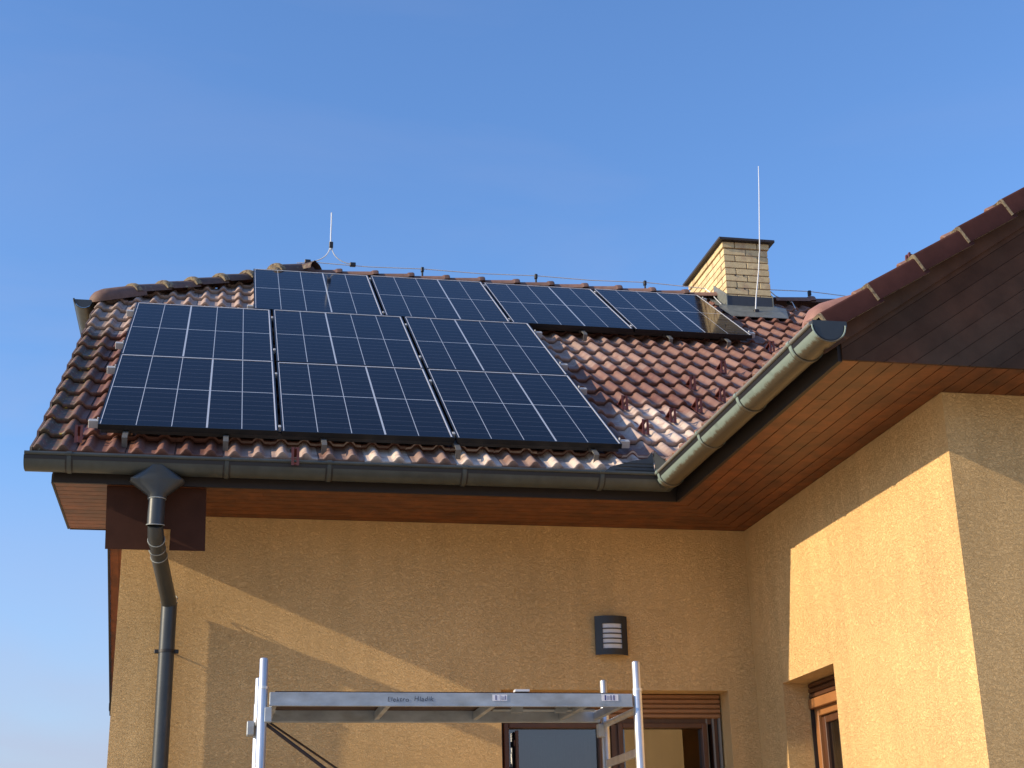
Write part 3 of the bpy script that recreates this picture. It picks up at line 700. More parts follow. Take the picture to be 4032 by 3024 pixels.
gw = gutter('gutter', (-0.950, -0.955, ZG), (-0.950, -3.65, ZG), V(-1, 0, 0), ZG, [2.695], [0.055, 1.857-.955, 2.556-.955, 3.365-.955], M_gutter)
mb = MB(); mb.prism([V(-0.945, -3.6535, ZG-.004), V(-0.765, -3.6535, ZG-.004), V(-0.765, -3.6535, ZG+0.024), V(-0.945, -3.6535, ZG+0.024)], V(0, 0.018, 0))
pts = [V(-0.95+GR + GR*1.02*math.cos(th), -3.655, ZG - GR*1.02*math.sin(th)) for th in [math.pi*i/16 for i in range(17)]]
mb.tube(pts, 0.004, 8, 1)
ec = mb.build('gutter_end_cap', [M_grey, M_gutter], gw, smooth=True)
# mitre piece closing the two troughs
mb = MB()
rows = []
for k in range(9):
    a = k/8*math.pi/2
    rows.append([V(-0.955 + GR - (GR - 0)*0 , -0.955, ZG) for _ in range(2)])
mb = MB()
prof = [( -GR + GR*math.cos(math.pi*i/14), -GR*math.sin(math.pi*i/14)) for i in range(15)]
r1 = [V(-0.955, -0.955 - p[0], ZG + p[1]) for p in prof]; r2 = [V(-0.953 - p[0], -0.955 - p[0], ZG + p[1]) for p in prof]; r3 = [V(-0.953 - p[0], -0.955, ZG + p[1]) for p in prof]
mb.grid([r1, r2], 0, 0.5, flip=True); mb.grid([r2, r3], 0, 0.5, flip=True)
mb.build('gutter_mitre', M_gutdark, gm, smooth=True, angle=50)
# splash plates in the inner corner
mb = MB()
mb.prism([V(-1.31, -0.948, ZG+.004), V(-1.26, -0.945, ZG+0.050), V(-1.10, -0.942, ZG+0.098), V(-1.00, -0.94, ZG+0.118), V(-0.965, -0.94, ZG+0.165), V(-0.955, -0.945, ZG+.004)], V(0, 0.005, 0))
mb.prism([V(-0.952, -0.94, ZG+.004), V(-0.95, -0.94, ZG+0.165), V(-0.948, -0.90, ZG+0.15), V(-0.93, -0.78, ZG+0.16), V(-0.90, -0.72, ZG+0.155), V(-0.93, -0.94-0.22, ZG+.02)], V(0.005, 0, 0))
for zz in (0.03, 0.055, 0.078): mb.box((-1.26+zz, -0.9525, ZG+zz), (-0.965, -0.9485, ZG+zz+0.004))
mb.build('corner_flashing', M_grey, gm)
# gutter end of the half hip and the far eave
mb = MB()
def small_gutter(A, B, outw, r):
    A, B = Vector(A), Vector(B); rows = [[p + outw*(-r + r*math.cos(math.pi*i/12)) + V(0, 0, -r*math.sin(math.pi*i/12)) for i in range(13)] for p in (A, B)]
    mb.grid(rows, 0, 0.5); rows = [[p + outw*(-r + r*.94*math.cos(math.pi*i/12)) + V(0, 0, -r*.94*math.sin(math.pi*i/12)) for i in range(13)] for p in (A, B)]
    mb.grid(rows, 0, 0.5, flip=True); mb.tube([A, B], 0.009, 8)
    mb.add([A + outw*(-r + r*.9*math.cos(math.pi*i/12)) + V(0, .004, -r*.9*math.sin(math.pi*i/12)) for i in range(13)], [tuple(range(13))], 1)
small_gutter((-5.14, 2.46, ZH+0.02), (-5.14, 2*YR-2.46, ZH+0.02), V(-1, 0, 0), 0.085)
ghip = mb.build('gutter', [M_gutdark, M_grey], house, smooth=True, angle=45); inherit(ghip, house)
mb = MB(); small_gutter((-5.03, 9.05, -0.10), (6.5, 9.05, -0.10), V(0, 1, 0), 0.09)
grear = mb.build('gutter', [M_grey, M_grey], house, smooth=True, angle=45)
# downpipe ---------------------------------------------------------------
PX = -4.087
mb = MB()
# funnel outlet hugging the gutter
yc_ = -0.955+GR
top = []; 
prof_f = []
def fun_ring(z, hx, hy, cx, cy, n=24, sq=0.5):
    o_ = []
    for k in range(n):
        th = 2*math.pi*k/n; cc, ss = math.cos(th), math.sin(th)
        e = sq; X_ = hx*abs(cc)**e*(1 if cc >= 0 else -1); Y_ = hy*abs(ss)**e*(1 if ss >= 0 else -1)
        o_.append(V(cx+X_, cy+Y_, z))
    return o_
rings = [fun_ring(ZG-0.040, 0.045, 0.083, PX-0.09, yc_, sq=0.6), fun_ring(ZG-0.118, 0.166, 0.072, PX-0.09, yc_, sq=0.6), fun_ring(ZG-0.135, 0.168, 0.069, PX-0.09, yc_, sq=0.65), fun_ring(ZG-0.218, 0.062, 0.056, PX-0.085, yc_, sq=1.0), fun_ring(ZG-0.245, 0.055, 0.055, PX-0.085, yc_, sq=1.0)]
rings = [r + [r[0]] for r in rings]
mb.grid(rings, 0, 0.5, flip=False)
PXO = PX-0.085

pipe_pts = [V(PXO, yc_, ZG-0.235), V(PXO, yc_, -0.285), V(PXO+0.004, yc_+0.04, -0.335), V(PXO+0.012, -0.66, -0.385), V(PX-0.045, -0.46, -0.475), V(PX-0.010, -0.15, -0.582), V(PX, -0.080, -0.625), V(PX, -0.082, -0.67)]
mb.tube(pipe_pts[:2], [0.052, 0.052], 24)
mb.tube(pipe_pts[1:7], [0.0475, 0.05, 0.051, 0.050, 0.050, 0.050], 24)
mb.tube([V(PX, -0.082, -0.610), V(PX-0.002, -0.084, GZ+0.05)], [0.0515, 0.0515], 24)
dp = mb.build('downpipe', M_grey, house, smooth=True, angle=45); inherit(dp, house)
def ringc(p, d_, r):
    mb = MB()
    d_ = Vector(d_).normalized(); a = d_.cross(V(1, 0, 0)).normalized() if abs(d_.x) < .9 else d_.cross(V(0, 1, 0)).normalized(); b = a.cross(d_)
    mb.tube([p + (a*math.cos(2*math.pi*k/24)+b*math.sin(2*math.pi*k/24))*r for k in range(25)], 0.0035, 6, cap=False); mb.build('pipe_joint_ring', M_ring, dp, smooth=True)
ringc(V(PXO, yc_, ZG-0.243), (0, 0, 1), 0.054); ringc(V(PXO, yc_, -0.283), (0, 0.15, -1), 0.054)
for k, q in ((0.35, 2), (0.0, 3), (0.35, 3)):
    p = pipe_pts[q].lerp(pipe_pts[q+1], k); ringc(p, pipe_pts[q+1]-pipe_pts[q], 0.0515)
ringc(V(PX, -0.084, -0.612), (0, 0, 1), 0.0535)
ringc(V(PX, -0.088, -0.585), (0, 0.55, -.6), 0.0515)
mb = MB()
mb.tube([V(PX, -0.084, -0.925), V(PX, -0.084, -0.945)], 0.0545, 24)
mb.box((PX-0.078, -0.092, -0.948), (PX-0.05, -0.074, -0.922), 0, None, .003); mb.box((PX+0.05, -0.092, -0.948), (PX+0.078, -0.074, -0.922), 0, None, .003)
mb.tube([V(PX+0.045, -0.075, -0.935), V(PX+0.045, 0.0, -0.935)], 0.006, 8)
mb.build('pipe_clamp', M_black, dp, smooth=True)

# snow guards ------------------------------------------------------------------
sg = None
SG = [(-4.70, -0.408), (-3.335, -0.70), (0.485, 2.126), (-0.084, 1.549), (-0.742, 0.869), (0.182, 1.225), (-0.130, 0.883), (-0.427, 0.574), (-0.715, 0.249), (1.159, 2.98)]
def guard_mesh(o, side, up, nrm):
    mb = MB()
    for sx in (-0.024, 0.009):
        mb.prism([o+side*sx+up*(-0.075)+nrm*0.04, o+side*sx+up*0.0+nrm*0.135, o+side*sx+up*0.006+nrm*0.128, o+side*sx+up*(-0.062)+nrm*0.04], side*0.016)
    mb.prism([o+side*-0.016+up*0.0+nrm*0.132, o+side*-0.016+up*0.10+nrm*0.038, o+side*-0.016+up*0.095+nrm*0.032, o+side*-0.016+up*(-0.004)+nrm*0.126], side*0.03)
    mb.prism([o+side*-0.020+up*-0.07+nrm*0.038, o+side*0.020+up*-0.07+nrm*0.038, o+side*0.020+up*0.30+nrm*0.018, o+side*-0.020+up*0.30+nrm*0.018], nrm*0.003)
    return mb
upm = V(0, c_, s_); nm = V(0, -s_, c_)
me0 = None
for i, (x, s) in enumerate(SG):
    xq = round((x-(-3.558))/0.15-0.5)*0.15 + 0.075 - 3.558   # sits in a pan between rolls
    o = V(xq, s*c_-D0*s_, s*s_+D0*c_)
    ob = guard_mesh(V(0, 0, 0), V(1, 0, 0), upm, nm).build('snow_guard', M_guard, roof, org=V(0, 0, 0)) if me0 is None else bpy.data.objects.new('snow_guard', me0)
    if me0 is None: me0 = ob.data
    else: COL.objects.link(ob); ob.parent = roof
    ob.location = o - HO
gm_ = guard_mesh(V(-0.145, -3.33, 0.590), V(0, -1, 0), V(cw, 0, sw), V(-sw, 0, cw)); gm_.build('snow_guard', M_guard, roof)

# windows -----------------------------------------------------------------------
# glazed terrace door in the main wall
fz = -1.158
door = MB()
yD = 0.20
X0, X1 = HC
def frame_rect(mb, o, U, n, a, b, z0, z1, wdt, th, m=0):
    def bx(ua, ub, za, zb):
        mb.obox(o + U*ua + V(0, 0, za), U*(ub-ua), n*th, V(0, 0, zb-za), m, None, 0.004)
    bx(a, a+wdt, z0, z1); bx(b-wdt, b, z0, z1); bx(a+wdt, b-wdt, z0, z0+wdt); bx(a+wdt, b-wdt, z1-wdt, z1)
mb = MB()
n_ = V(0, -1, 0); o_ = V(0, yD+0.06, 0)
frame_rect(mb, o_, V(1, 0, 0), n_, X0+0.002, X1-0.03, GZ+0.16, fz-0.165, 0.045, 0.07)
mb.obox(V(-1.03, yD+.06, GZ+0.2), V(0.07, 0, 0), V(0, -0.075, 0), V(0, 0, fz-0.21-GZ-0.2), 0, None, 0.004)
dr = mb.build('terrace_door', M_wood, house); inherit(dr, house)
mb = MB()
frame_rect(mb, V(0, yD+0.045, 0), V(1, 0, 0), n_, -1.80, -1.09, GZ+0.2, fz-0.205, 0.035, 0.09)
mb.build('door_sash', M_wood, dr)
mb = MB()
frame_rect(mb, V(0, yD+0.045, 0), V(1, 0, 0), n_, -0.985, -0.335, GZ+0.2, fz-0.205, 0.035, 0.09)
mb.build('door_sash', M_wood, dr)
for (a, b) in ((-1.764, -1.126), (-0.949, -0.371)):
    mb = MB(); mb.add([(a, yD+0.005, GZ+0.24), (b, yD+0.005, GZ+0.24), (b, yD+0.005, fz-0.24), (a, yD+0.005, fz-0.24)], [(0, 1, 2, 3)]); mb.build('door_pane', M_glass, dr)
mb = MB(); mb.box((-0.330, yD-0.012, GZ+.16), (-0.318, yD+0.055, fz-0.17)); mb.box((-0.285, yD-0.02, GZ+.16), (-0.272, yD+0.055, fz-0.17)); mb.box((X1-0.028, yD-0.03, GZ+.16), (X1-0.014, yD+0.06, fz-0.17)); mb.build('door_seal', M_seal, dr)
mb = MB()     # roller shutter, half-hidden behind the lintel
zz = fz
for k in range(5):
    z1 = fz - 0.002 - k*0.034; pts = []
    mb.prism([V(X0+.002, yD-0.02, z1), V(X0+.002, yD-0.036, z1-0.008), V(X0+.002, yD-0.036, z1-0.026), V(X0+.002, yD-0.02, z1-0.034)], V(X1-X0-0.014, 0, 0))
mb.build('roller_shutter', M_shut, dr)
# interior
mb = MB()
for (a, b, y0, y1, z0, z1) in ((X0-.8, X1+.1, 0.32, 2.6, GZ+.1, -0.9),):
    vs = [(a, y0, z0), (b, y0, z0), (b, y1, z0), (a, y1, z0), (a, y0, z1), (b, y0, z1), (b, y1, z1), (a, y1, z1)]
    mb.add(vs, [(0, 1, 2, 3), (7, 6, 5, 4), (1, 5, 6, 2), (2, 6, 7, 3), (3, 7, 4, 0)])
mb.build('interior', M_room, house)
mb = MB()
rows = [[V(-1.80 + 0.66*i/60, yD+0.16+0.006*math.sin(i*0.9)+0.002*math.sin(i*2.1), z) for i in range(61)] for z in (-1.43, -4.0)]
mb.grid(rows, 0, 0.5, flip=True); mb.tube([(-1.84, yD+0.16, -1.425), (-1.10, yD+0.16, -1.425)], 0.008, 8)
mb.build('curtain', M_curtain, dr)
mb = MB(); mb.box((-1.722, yD-0.055, -2.6), (-1.700, yD-0.035, -1.415), 0, None, .004); mb.tube([(-1.728, yD-0.05, -1.52), (-1.728, yD-0.05, -1.48)], 0.006, 8); mb.build('shutter_guide', M_wood, dr)

# wing window
mb = MB(); xW = 0.21; ya, yb_ = HW
U = V(0, 1, 0); n_ = V(-1, 0, 0)
zt_w = -1.176
frame_rect(mb, V(xW+0.07, 0, 0), U, n_, ya+0.002, yb_-0.012, -2.74, zt_w-0.165, 0.06, 0.075)
wd = mb.build('window', M_wood2, house); inherit(wd, house)
mb = MB(); frame_rect(mb, V(xW+0.06, 0, 0), U, n_, ya+0.055, yb_-0.07, -2.70, zt_w-0.225, 0.05, 0.04); mb.build('window_sash', M_wood, wd)
mb = MB()
for k in range(3):
    z1 = zt_w-0.002-k*0.036; mb.prism([V(xW-0.02, ya+.003, z1), V(xW-0.035, ya+.003, z1-0.008), V(xW-0.035, ya+.003, z1-0.028), V(xW-0.02, ya+.003, z1-0.036)], V(0, yb_-ya-0.014, 0))
mb.build('roller_shutter', M_wood, wd)
mb = MB(); mb.box((xW-0.045, ya+.003, zt_w-0.175), (xW-0.012, yb_-.012, zt_w-0.112), 0, None, .003); mb.build('shutter_end_bar', M_wood2, wd)
mb = MB(); mb.add([(xW+0.04, ya+0.09, -2.66), (xW+0.04, yb_-0.10, -2.66), (xW+0.04, yb_-0.10, zt_w-0.26), (xW+0.04, ya+0.09, zt_w-0.26)], [(0, 3, 2, 1)]); mb.build('window_pane', M_glass, wd)
mb = MB(); rows = [[V(xW+0.12+0.01*math.sin(i*1.4), ya+0.02+(yb_-ya-.04)*i/50, z) for i in range(51)] for z in (zt_w-0.18, -2.72)]; mb.grid(rows, 0, 0.5); mb.build('curtain', M_curtain, wd)
mb = MB(); mb.box((xW-0.03, yb_-0.011, -2.74), (xW+0.05, yb_-0.004, zt_w-0.11)); mb.build('window_seal', M_black, wd)

# ------------------------------------------------------------------ solar panels
MW_, MH_ = 1.134, 1.744; X0P, S0P = -4.569, -0.424
PO = 0.15
rotm = Matrix(((1, 0, 0), (0, c_, -s_), (0, s_, c_)))
def panel_parts(root, thick):
    """panel in its local frame: x across, y up the slope, z normal (top surface at z=0)"""
    fb = MB(); t = 0.011
    fb.box((0, 0, -0.035), (MW_, t, 0.0)); fb.box((0, MH_-t, -0.035), (MW_, MH_, 0.0)); fb.box((0, t, -0.035), (t, MH_-t, 0)); fb.box((MW_-t, t, -0.035), (MW_, MH_-t, 0))
    f = fb.build('panel_frame', M_pframe, root)
    eb = MB(); e = 0.0016
    eb.box((t+0.001, t, -0.001), (t+0.0055, MH_-t, e-.0004)); eb.box((MW_-t-0.009, t, -0.001), (MW_-t-0.0005, MH_-t, e)); eb.box((t+.006, MH_-t-0.014, -0.001), (MW_-t-.0095, MH_-t-0.0005, e+.0004))
    eb.build('frame_inner_edge', M_pedge, f)
    # laminate split into cells, white gaps and fine busbar gaps, all in one plane
    a, b = t+0.002, MW_-t-0.002; c, d_ = t+0.002, MH_-t-0.002
    cw_ = (b-a)/5
    xs = [(a, 'c')]
    br = []
    for k in range(1, 5):
        wl = 0.0125 if k == thick else 0.0050; br.append((a+cw_*k-wl/2, a+cw_*k+wl/2))
    xcuts = []; p = a
    for q in br: xcuts.append((p, q[0], 0)); xcuts.append((q[0], q[1], 1)); p = q[1]
    xcuts.append((p, b, 0))
    ycuts = []
    half = (d_-c)/2
    for h_ in (0, 1):
        y0 = c + half*h_; hh = half - 0.005; st = y0 if h_ == 0 else y0+0.005
        rows = 8; rh = hh/rows; p = st
        for k in range(rows):
            e_ = st + rh*(k+1)
            if k < rows-1: ycuts.append((p, e_-0.0018, 0)); ycuts.append((e_-0.0018, e_+0.0018, 2)); p = e_+0.0018
            else: ycuts.append((p, e_, 0))
        if h_ == 0: ycuts.append((c+half-0.005, c+half+0.005, 1))
    lam = MB(); xv = [xcuts[0][0]] + [q[1] for q in xcuts]; yv = [ycuts[0][0]] + [q[1] for q in ycuts]
    vs = [(x, y, -0.0012) for y in yv for x in xv]; lam.v = vs; nx = len(xv)
    for j, yc_ in enumerate(ycuts):
        for i, xc_ in enumerate(xcuts):
            m = 1 if (xc_[2] == 1 or yc_[2] == 1) else (2 if yc_[2] == 2 else 0)
            lam.f.append((j*nx+i, j*nx+i+1, (j+1)*nx+i+1, (j+1)*nx+i)); lam.m.append(m); lam.t.append(0.5)
    lam.build('cell_laminate', [M_cell, M_cline, M_cfine], root)
    bb = MB(); bb.box((t, t, -0.012), (MW_-t, MH_-t, -0.004)); bb.build('backsheet', M_pframe, root)
    mid = MB()
    return root
plan = []
step = MW_+0.02; SM = S0P + MH_ + 0.02; ST = S0P + 2*(MH_+0.02)
names_b = ['leftmost solar panel of the bottom row, black frame, above the downpipe', 'middle solar panel of the bottom row, white grid lines, thick line right of centre', 'rightmost solar panel of the bottom row, beside the dusty pale tiles']
names_m = ['leftmost solar panel of the middle row, below the half-hip tiles', 'middle solar panel of the middle row, between two dark gaps', 'rightmost solar panel of the middle row, its top right corner below the upper row']
names_t = ['leftmost solar panel of the top row, under the small forked lightning rod', 'second solar panel from the left in the top row, smudged dark glass', 'third solar panel from the left in the top row, above bare tiles', 'rightmost solar panel of the top row, reflecting the brick chimney']
for k in range(3): plan.append((X0P+k*step, S0P, 3, names_b[k]))
for k in range(3): plan.append((X0P+k*step, SM, 2, names_m[k]))
for k in range(4): plan.append((-3.576+k*step, ST, 3, names_t[k]))
proto = {}
for (x, s, th, lab) in plan:
    loc = RP(x, s, PO)
    root = empty('solar_panel', loc, lab, 'solar panel', 'solar panels mounted on the roof', rotm @ Matrix.Rotation(math.radians(random.uniform(-.12, .12)), 3, 'X') @ Matrix.Rotation(math.radians(random.uniform(-.12, .12)), 3, 'Y'))
    if th not in proto: panel_parts(root, th); proto[th] = root
    else:
        for chd in list(proto[th].children):
            cc = chd.copy(); COL.objects.link(cc); cc.parent = root
            for g2 in chd.children:
                dd = g2.copy(); COL.objects.link(dd); dd.parent = cc
# mounting rails with their hooks and clamps
def rail(x0, x1, s, label, hooks, mids, pe):
    root = empty('mounting_rail', RP(x0, s, 0.07), label, 'mounting rail', 'aluminium rails under the solar panels')
    mb = MB()
    X_ = V(1, 0, 0); U_ = V(0, c_, s_); N_ = V(0, -s_, c_)
    o = RP(x0, s-0.02, PO-0.035-0.048)
    mb.obox(o + X_*0.075, X_*(x1-x0-0.15), U_*0.04, N_*0.046, 0, None, 0.003)
    mb.build('rail_profile', M_raild, root)  # rail body under the panels, in the shade-darkened copy
    for (qa, qb) in ((x0, pe[0]-0.002), (pe[1]+0.002, x1)):
        mb = MB(); mb.obox(RP(qa, s-0.021, PO-0.055), X_*(qb-qa), U_*0.042, N_*0.052, 0, None, 0.003); mb.build('rail_end', M_rail, root)
    for hx in hooks:
        mb = MB()
        q = lambda ds, h: RP(hx-0.016, s+ds, h)
        pts = [(-0.02, 0.066), (-0.028, 0.062), (-0.030, 0.030), (-0.20, 0.064), (-0.235, 0.066), (-0.245, 0.05)]
        pth = [q(-0.022, 0.115), q(-0.030, 0.115), q(-0.095, 0.105), q(-0.150, 0.090), q(-0.205, 0.050), q(-0.215, 0.052), q(-0.155, 0.098), q(-0.095, 0.112)]
        mb.prism([q(-0.022, 0.064), q(-0.022, 0.110), q(-0.185, 0.110), q(-0.190, 0.104), q(-0.190, 0.040), q(-0.184, 0.040), q(-0.182, 0.102), q(-0.034, 0.102), q(-0.034, 0.064)], V(0.032, 0, 0))
        mb.build('roof_hook', M_hook, root)
    for cx in mids:
        mb = MB(); mb.obox(RP(cx-0.009, s-0.02, PO-0.03), X_*0.018, U_*0.04, N_*0.034, 0, None, 0.002); mb.build('middle_clamp', M_rail, root)
    for cx in (pe[0]-0.012, pe[1]+0.002):
        mb = MB(); mb.obox(RP(cx, s-0.012, PO-0.002), X_*0.010, U_*0.024, N_*0.014, 0, None, 0.002); mb.build('end_clamp', M_rail, root)
XR = X0P+3*step-0.02
mids = [X0P+step-0.01, X0P+2*step-0.01]
fh = [-4.396, -3.768, -3.14, -2.26, -1.321]
rail(X0P-0.066, XR+0.078, S0P+0.10, 'lowest aluminium rail, under the bottom row of panels near the gutter', [], mids, (X0P, XR))
rail(X0P-0.066, XR+0.07, S0P+1.40, 'second rail from the gutter, under the upper half of the bottom panel row', fh, mids, (X0P, XR))
rail(X0P-0.066, XR+0.07, SM+0.35, 'third rail from the gutter, under the lower half of the middle panel row', fh, mids, (X0P, XR))
rail(X0P-0.066, XR+0.07, SM+1.45, 'fourth rail from the gutter, by the top edge of the middle panel row', fh, mids, (X0P, XR))
XT0 = -3.576; XT1 = XT0+4*step-0.02
midt = [XT0+step*k-0.01 for k in (1, 2, 3)]
th_ = [-2.4, -1.5, -0.607, 0.204, 0.765]
rail(XT0-0.06, XT1+0.066, ST+0.12, 'lower rail of the top panel row, over the shaded strip of tiles', [], midt, (XT0, XT1))
rail(XT0-0.06, XT1+0.05, ST+1.60, 'upper rail of the top panel row, just below the ridge', th_, midt, (XT0, XT1))
# hooks of the two lowest visible rails reach down below the panels
def low_hooks(root, s, sl, hooks):
    for hx in hooks:
        mb = MB(); q = lambda ss, h: RP(hx-0.017, ss, h)
        mb.prism([q(s-0.02, 0.062), q(s-0.02, 0.105), q(sl+0.012, 0.105), q(sl, 0.098), q(sl, 0.032), q(sl+0.007, 0.032), q(sl+0.009, 0.096), q(s-0.034, 0.096), q(s-0.034, 0.062)], V(0.034, 0, 0))
        mb.build('roof_hook', M_hook, root)
rails = [o for o in COL.objects if o.name.startswith('mounting_rail')]
low_hooks(rails[0], S0P+0.10, -0.520, fh); low_hooks(rails[4], ST+0.12, 2.99, [-0.607, 0.204, 0.765])

# ------------------------------------------------------------------ lightning protection
WZ = 3.680
lw = empty('lightning_conductor', (-1.8, YR, WZ), 'thin grey wire running above the ridge tiles on small black holders, left of the chimney', 'lightning wire')
mb = MB()
hold = [-2.956, -1.848, -0.643, 0.548]
pts = [V(-3.14, YR, 3.672)]
for i, hx in enumerate(hold):
    pts.append(V(hx, YR, 3.690))
    nx_ = hold[i+1] if i < len(hold)-1 else 1.2
    pts.append(V((hx+nx_)/2, YR, 3.676))
pts += [V(1.22, YR, 3.66), V(1.262, YR-0.04, 3.60), V(1.28, 3.66, 3.46), V(1.25, 3.45, 3.32)]
mb.tube(pts, 0.0050, 8); mb.build('wire', M_wire, lw, smooth=True)
for hx in hold:
    mb = MB(); mb.box((hx-0.015, YR-0.018, 3.655), (hx+0.015, YR+0.018, 3.705), 0, None, .003); mb.tube([(hx, YR, 3.60), (hx, YR, 3.66)], 0.010, 8); mb.build('wire_holder', M_black, lw)
lw2 = empty('lightning_conductor', (2.4, YR, WZ), 'short thin wire over the shaded ridge to the right of the chimney', 'lightning wire')
mb = MB(); mb.tube([V(1.84, YR, 3.69), V(2.415, YR, 3.70), V(3.0, YR, 3.66), V(3.8, YR, 3.655)], 0.005, 8)
mb.tube([V(1.95, YR, 3.685), V(2.06, 3.92, 3.66), V(2.14, 3.80, 3.56), V(2.15, 3.70, 3.50), V(2.09, 3.50, 3.345)], 0.006, 8); mb.build('wire', M_wire, lw2, smooth=True)
for p in (V(2.415, YR, 3.68), V(2.14, 3.78, 3.54)):
    mb = MB(); mb.box(tuple(p-V(.016, .018, .032)), tuple(p+V(.016, .018, .026)), 0, None, .003); mb.build('wire_holder', M_black, lw2)
r1 = empty('lightning_rod', (-2.80, YR, 3.67), 'short pale rod on two curved legs standing on the ridge at the left', 'lightning rod', 'lightning rods on the roof')
mb = MB(); mb.tube([V(-2.798, YR, 3.84), V(-2.800, YR, 4.0), V(-2.797, YR, 4.15), V(-2.797, YR, 4.265)], 0.0075, 8); mb.build('rod', M_wire, r1, smooth=True)
mb = MB()
def arc(sx, xb2): 
    o_ = []; xt = -2.797+sx*0.008
    for k in range(11):
        a = k/10*math.pi/2; o_.append(V(xt + (xb2-xt)*(1-math.cos(a)), YR, 3.695 + (3.885-3.695)*(1-math.sin(a))))
    return [V(xt, YR, 3.94)] + o_
mb.tube(arc(-1, -3.03), 0.006, 8); mb.tube(arc(1, -2.57), 0.006, 8); mb.build('curved_leg', M_wire, r1, smooth=True)
for p in (V(-2.795, YR, 3.895), V(-3.03, YR, 3.692), V(-2.57, YR, 3.69)):
    mb = MB(); hx_ = 0.02 if p.z > 3.8 else 0.03; hz_ = 0.032 if p.z > 3.8 else 0.020
    mb.box(tuple(p-V(hx_, .02, hz_)), tuple(p+V(hx_, .02, hz_)), 0, None, .004); mb.build('rod_clamp', M_black, r1)
r2 = empty('lightning_rod', (1.566, 3.3, 3.2), 'tall slightly bent pale rod rising in front of the brick chimney', 'lightning rod', 'lightning rods on the roof')
mb = MB(); mb.tube([V(1.563, 3.30, 3.14), V(1.566, 3.3, 3.24), V(1.580, 3.3, 3.36), V(1.605, 3.3, 3.50), V(1.632, 3.3, 3.66), V(1.655, 3.3, 3.85), V(1.664, 3.3, 3.90), V(1.690, 3.3, 4.25), V(1.716, 3.3, 4.60), V(1.734, 3.3, 4.90)], [0.0062]*6+[0.0058]*2+[0.0055, 0.004], 8); mb.build('rod', M_wire, r2, smooth=True)
mb = MB(); mb.box((1.540, 3.275, 3.12), (1.595, 3.325, 3.215), 0, None, .006); mb.build('rod_base', M_black, r2)

# ------------------------------------------------------------------ wall lamp
LX0, LX1, LZ0, LZ1 = -1.172, -0.940, -0.921, -0.650
lamp = empty('wall_lamp', ((LX0+LX1)/2, 0, LZ0), 'dark square wall lamp with a slatted white window on the ochre wall', 'wall lamp')
cx_ = (LX0+LX1)/2; hw = (LX1-LX0)/2
def lp(u, z, off=0.0):     # bowed surface
    return V(cx_+u, -(0.035 + 0.042*(1-(u/hw)**2)) - off, z)
wx = 0.069; wz0, wz1 = LZ0+0.043, LZ1-0.055
def strip(mb, u0, u1, z0, z1, th=0.012, n=8, m=0, off=0.0):
    us = [u0+(u1-u0)*i/n for i in range(n+1)]
    F = [[lp(u, z0, off) for u in us], [lp(u, z1, off) for u in us]]; B = [[lp(u, z0, off-th) for u in us], [lp(u, z1, off-th) for u in us]]
    mb.grid(F, m, 0.5); mb.grid(B, m, 0.5, flip=True); mb.grid([F[1], B[1]], m, 0.5); mb.grid([B[0], F[0]], m, 0.5)
    mb.add([F[0][0], F[1][0], B[1][0], B[0][0]], [(0, 1, 2, 3)], m); mb.add([F[0][-1], B[0][-1], B[1][-1], F[1][-1]], [(0, 1, 2, 3)], m)
mb = MB()
strip(mb, -hw, hw, LZ0, wz0); strip(mb, -hw, hw, wz1, LZ1); strip(mb, -hw, -wx, wz0, wz1, n=3); strip(mb, wx, hw, wz0, wz1, n=3)
mb.box((LX0+0.02, -0.04, LZ0+0.02), (LX1-0.02, -0.001, LZ1-0.02))
mb.build('lamp_housing', M_lamp, lamp, smooth=True, angle=40)
mb = MB(); strip(mb, -wx, wx, wz0, wz1, th=0.004, off=-0.010); mb.build('diffuser', M_opal, lamp, smooth=True, angle=40)
for k in range(1, 5):
    mb = MB(); z = wz0+(wz1-wz0)*k/5; strip(mb, -wx, wx, z-0.0035, z+0.0035, th=0.008, off=-0.001); mb.build('lamp_louvre', M_lamp, lamp)

# ------------------------------------------------------------------ scaffold tower
SX0, SY0, SL, SW = -3.513, -1.934, 2.071, 0.722
ZT = -1.269
scf = empty('scaffold_tower', (SX0+SL/2, SY0+SW/2, GZ), 'aluminium mobile scaffold tower with a deck platform standing in front of the wall', 'scaffold')
posts = [(SX0, SY0), (SX0+SL, SY0), (SX0, SY0+SW), (SX0+SL, SY0+SW)]
for (x, y) in posts:
    mb = MB(); mb.tube([(x, y, GZ+0.02), (x, y, ZT-0.155), (x, y, ZT-0.15), (x, y, ZT-0.006), (x, y, ZT)], [0.0255, 0.0255, 0.0225, 0.0225, 0.018], 20)
    p_ = mb.build('post', M_alu, scf, smooth=True, angle=40); inherit(p_, scf)
    mb = MB(); mb.tube([(x+0.002, y, ZT-0.165), (x+0.002, y, ZT-0.150)], 0.0275, 16); mb.build('post_collar', M_alu, p_, smooth=True)
for z in (-1.535, -1.765, -2.05, -2.34, -2.63, -3.2, -3.8):
    for x in (SX0, SX0+SL):
        mb = MB()
        if z > -1.9 and z < -1.6: mb.box((x-0.012, SY0+0.02, z-0.022), (x+0.012, SY0+SW-0.02, z+0.022), 0, None, .004)
        else: mb.tube([(x, SY0+0.02, z), (x, SY0+SW-0.02, z)], 0.019, 14)
        mb.build('rung', M_alu, scf, smooth=True, angle=40)
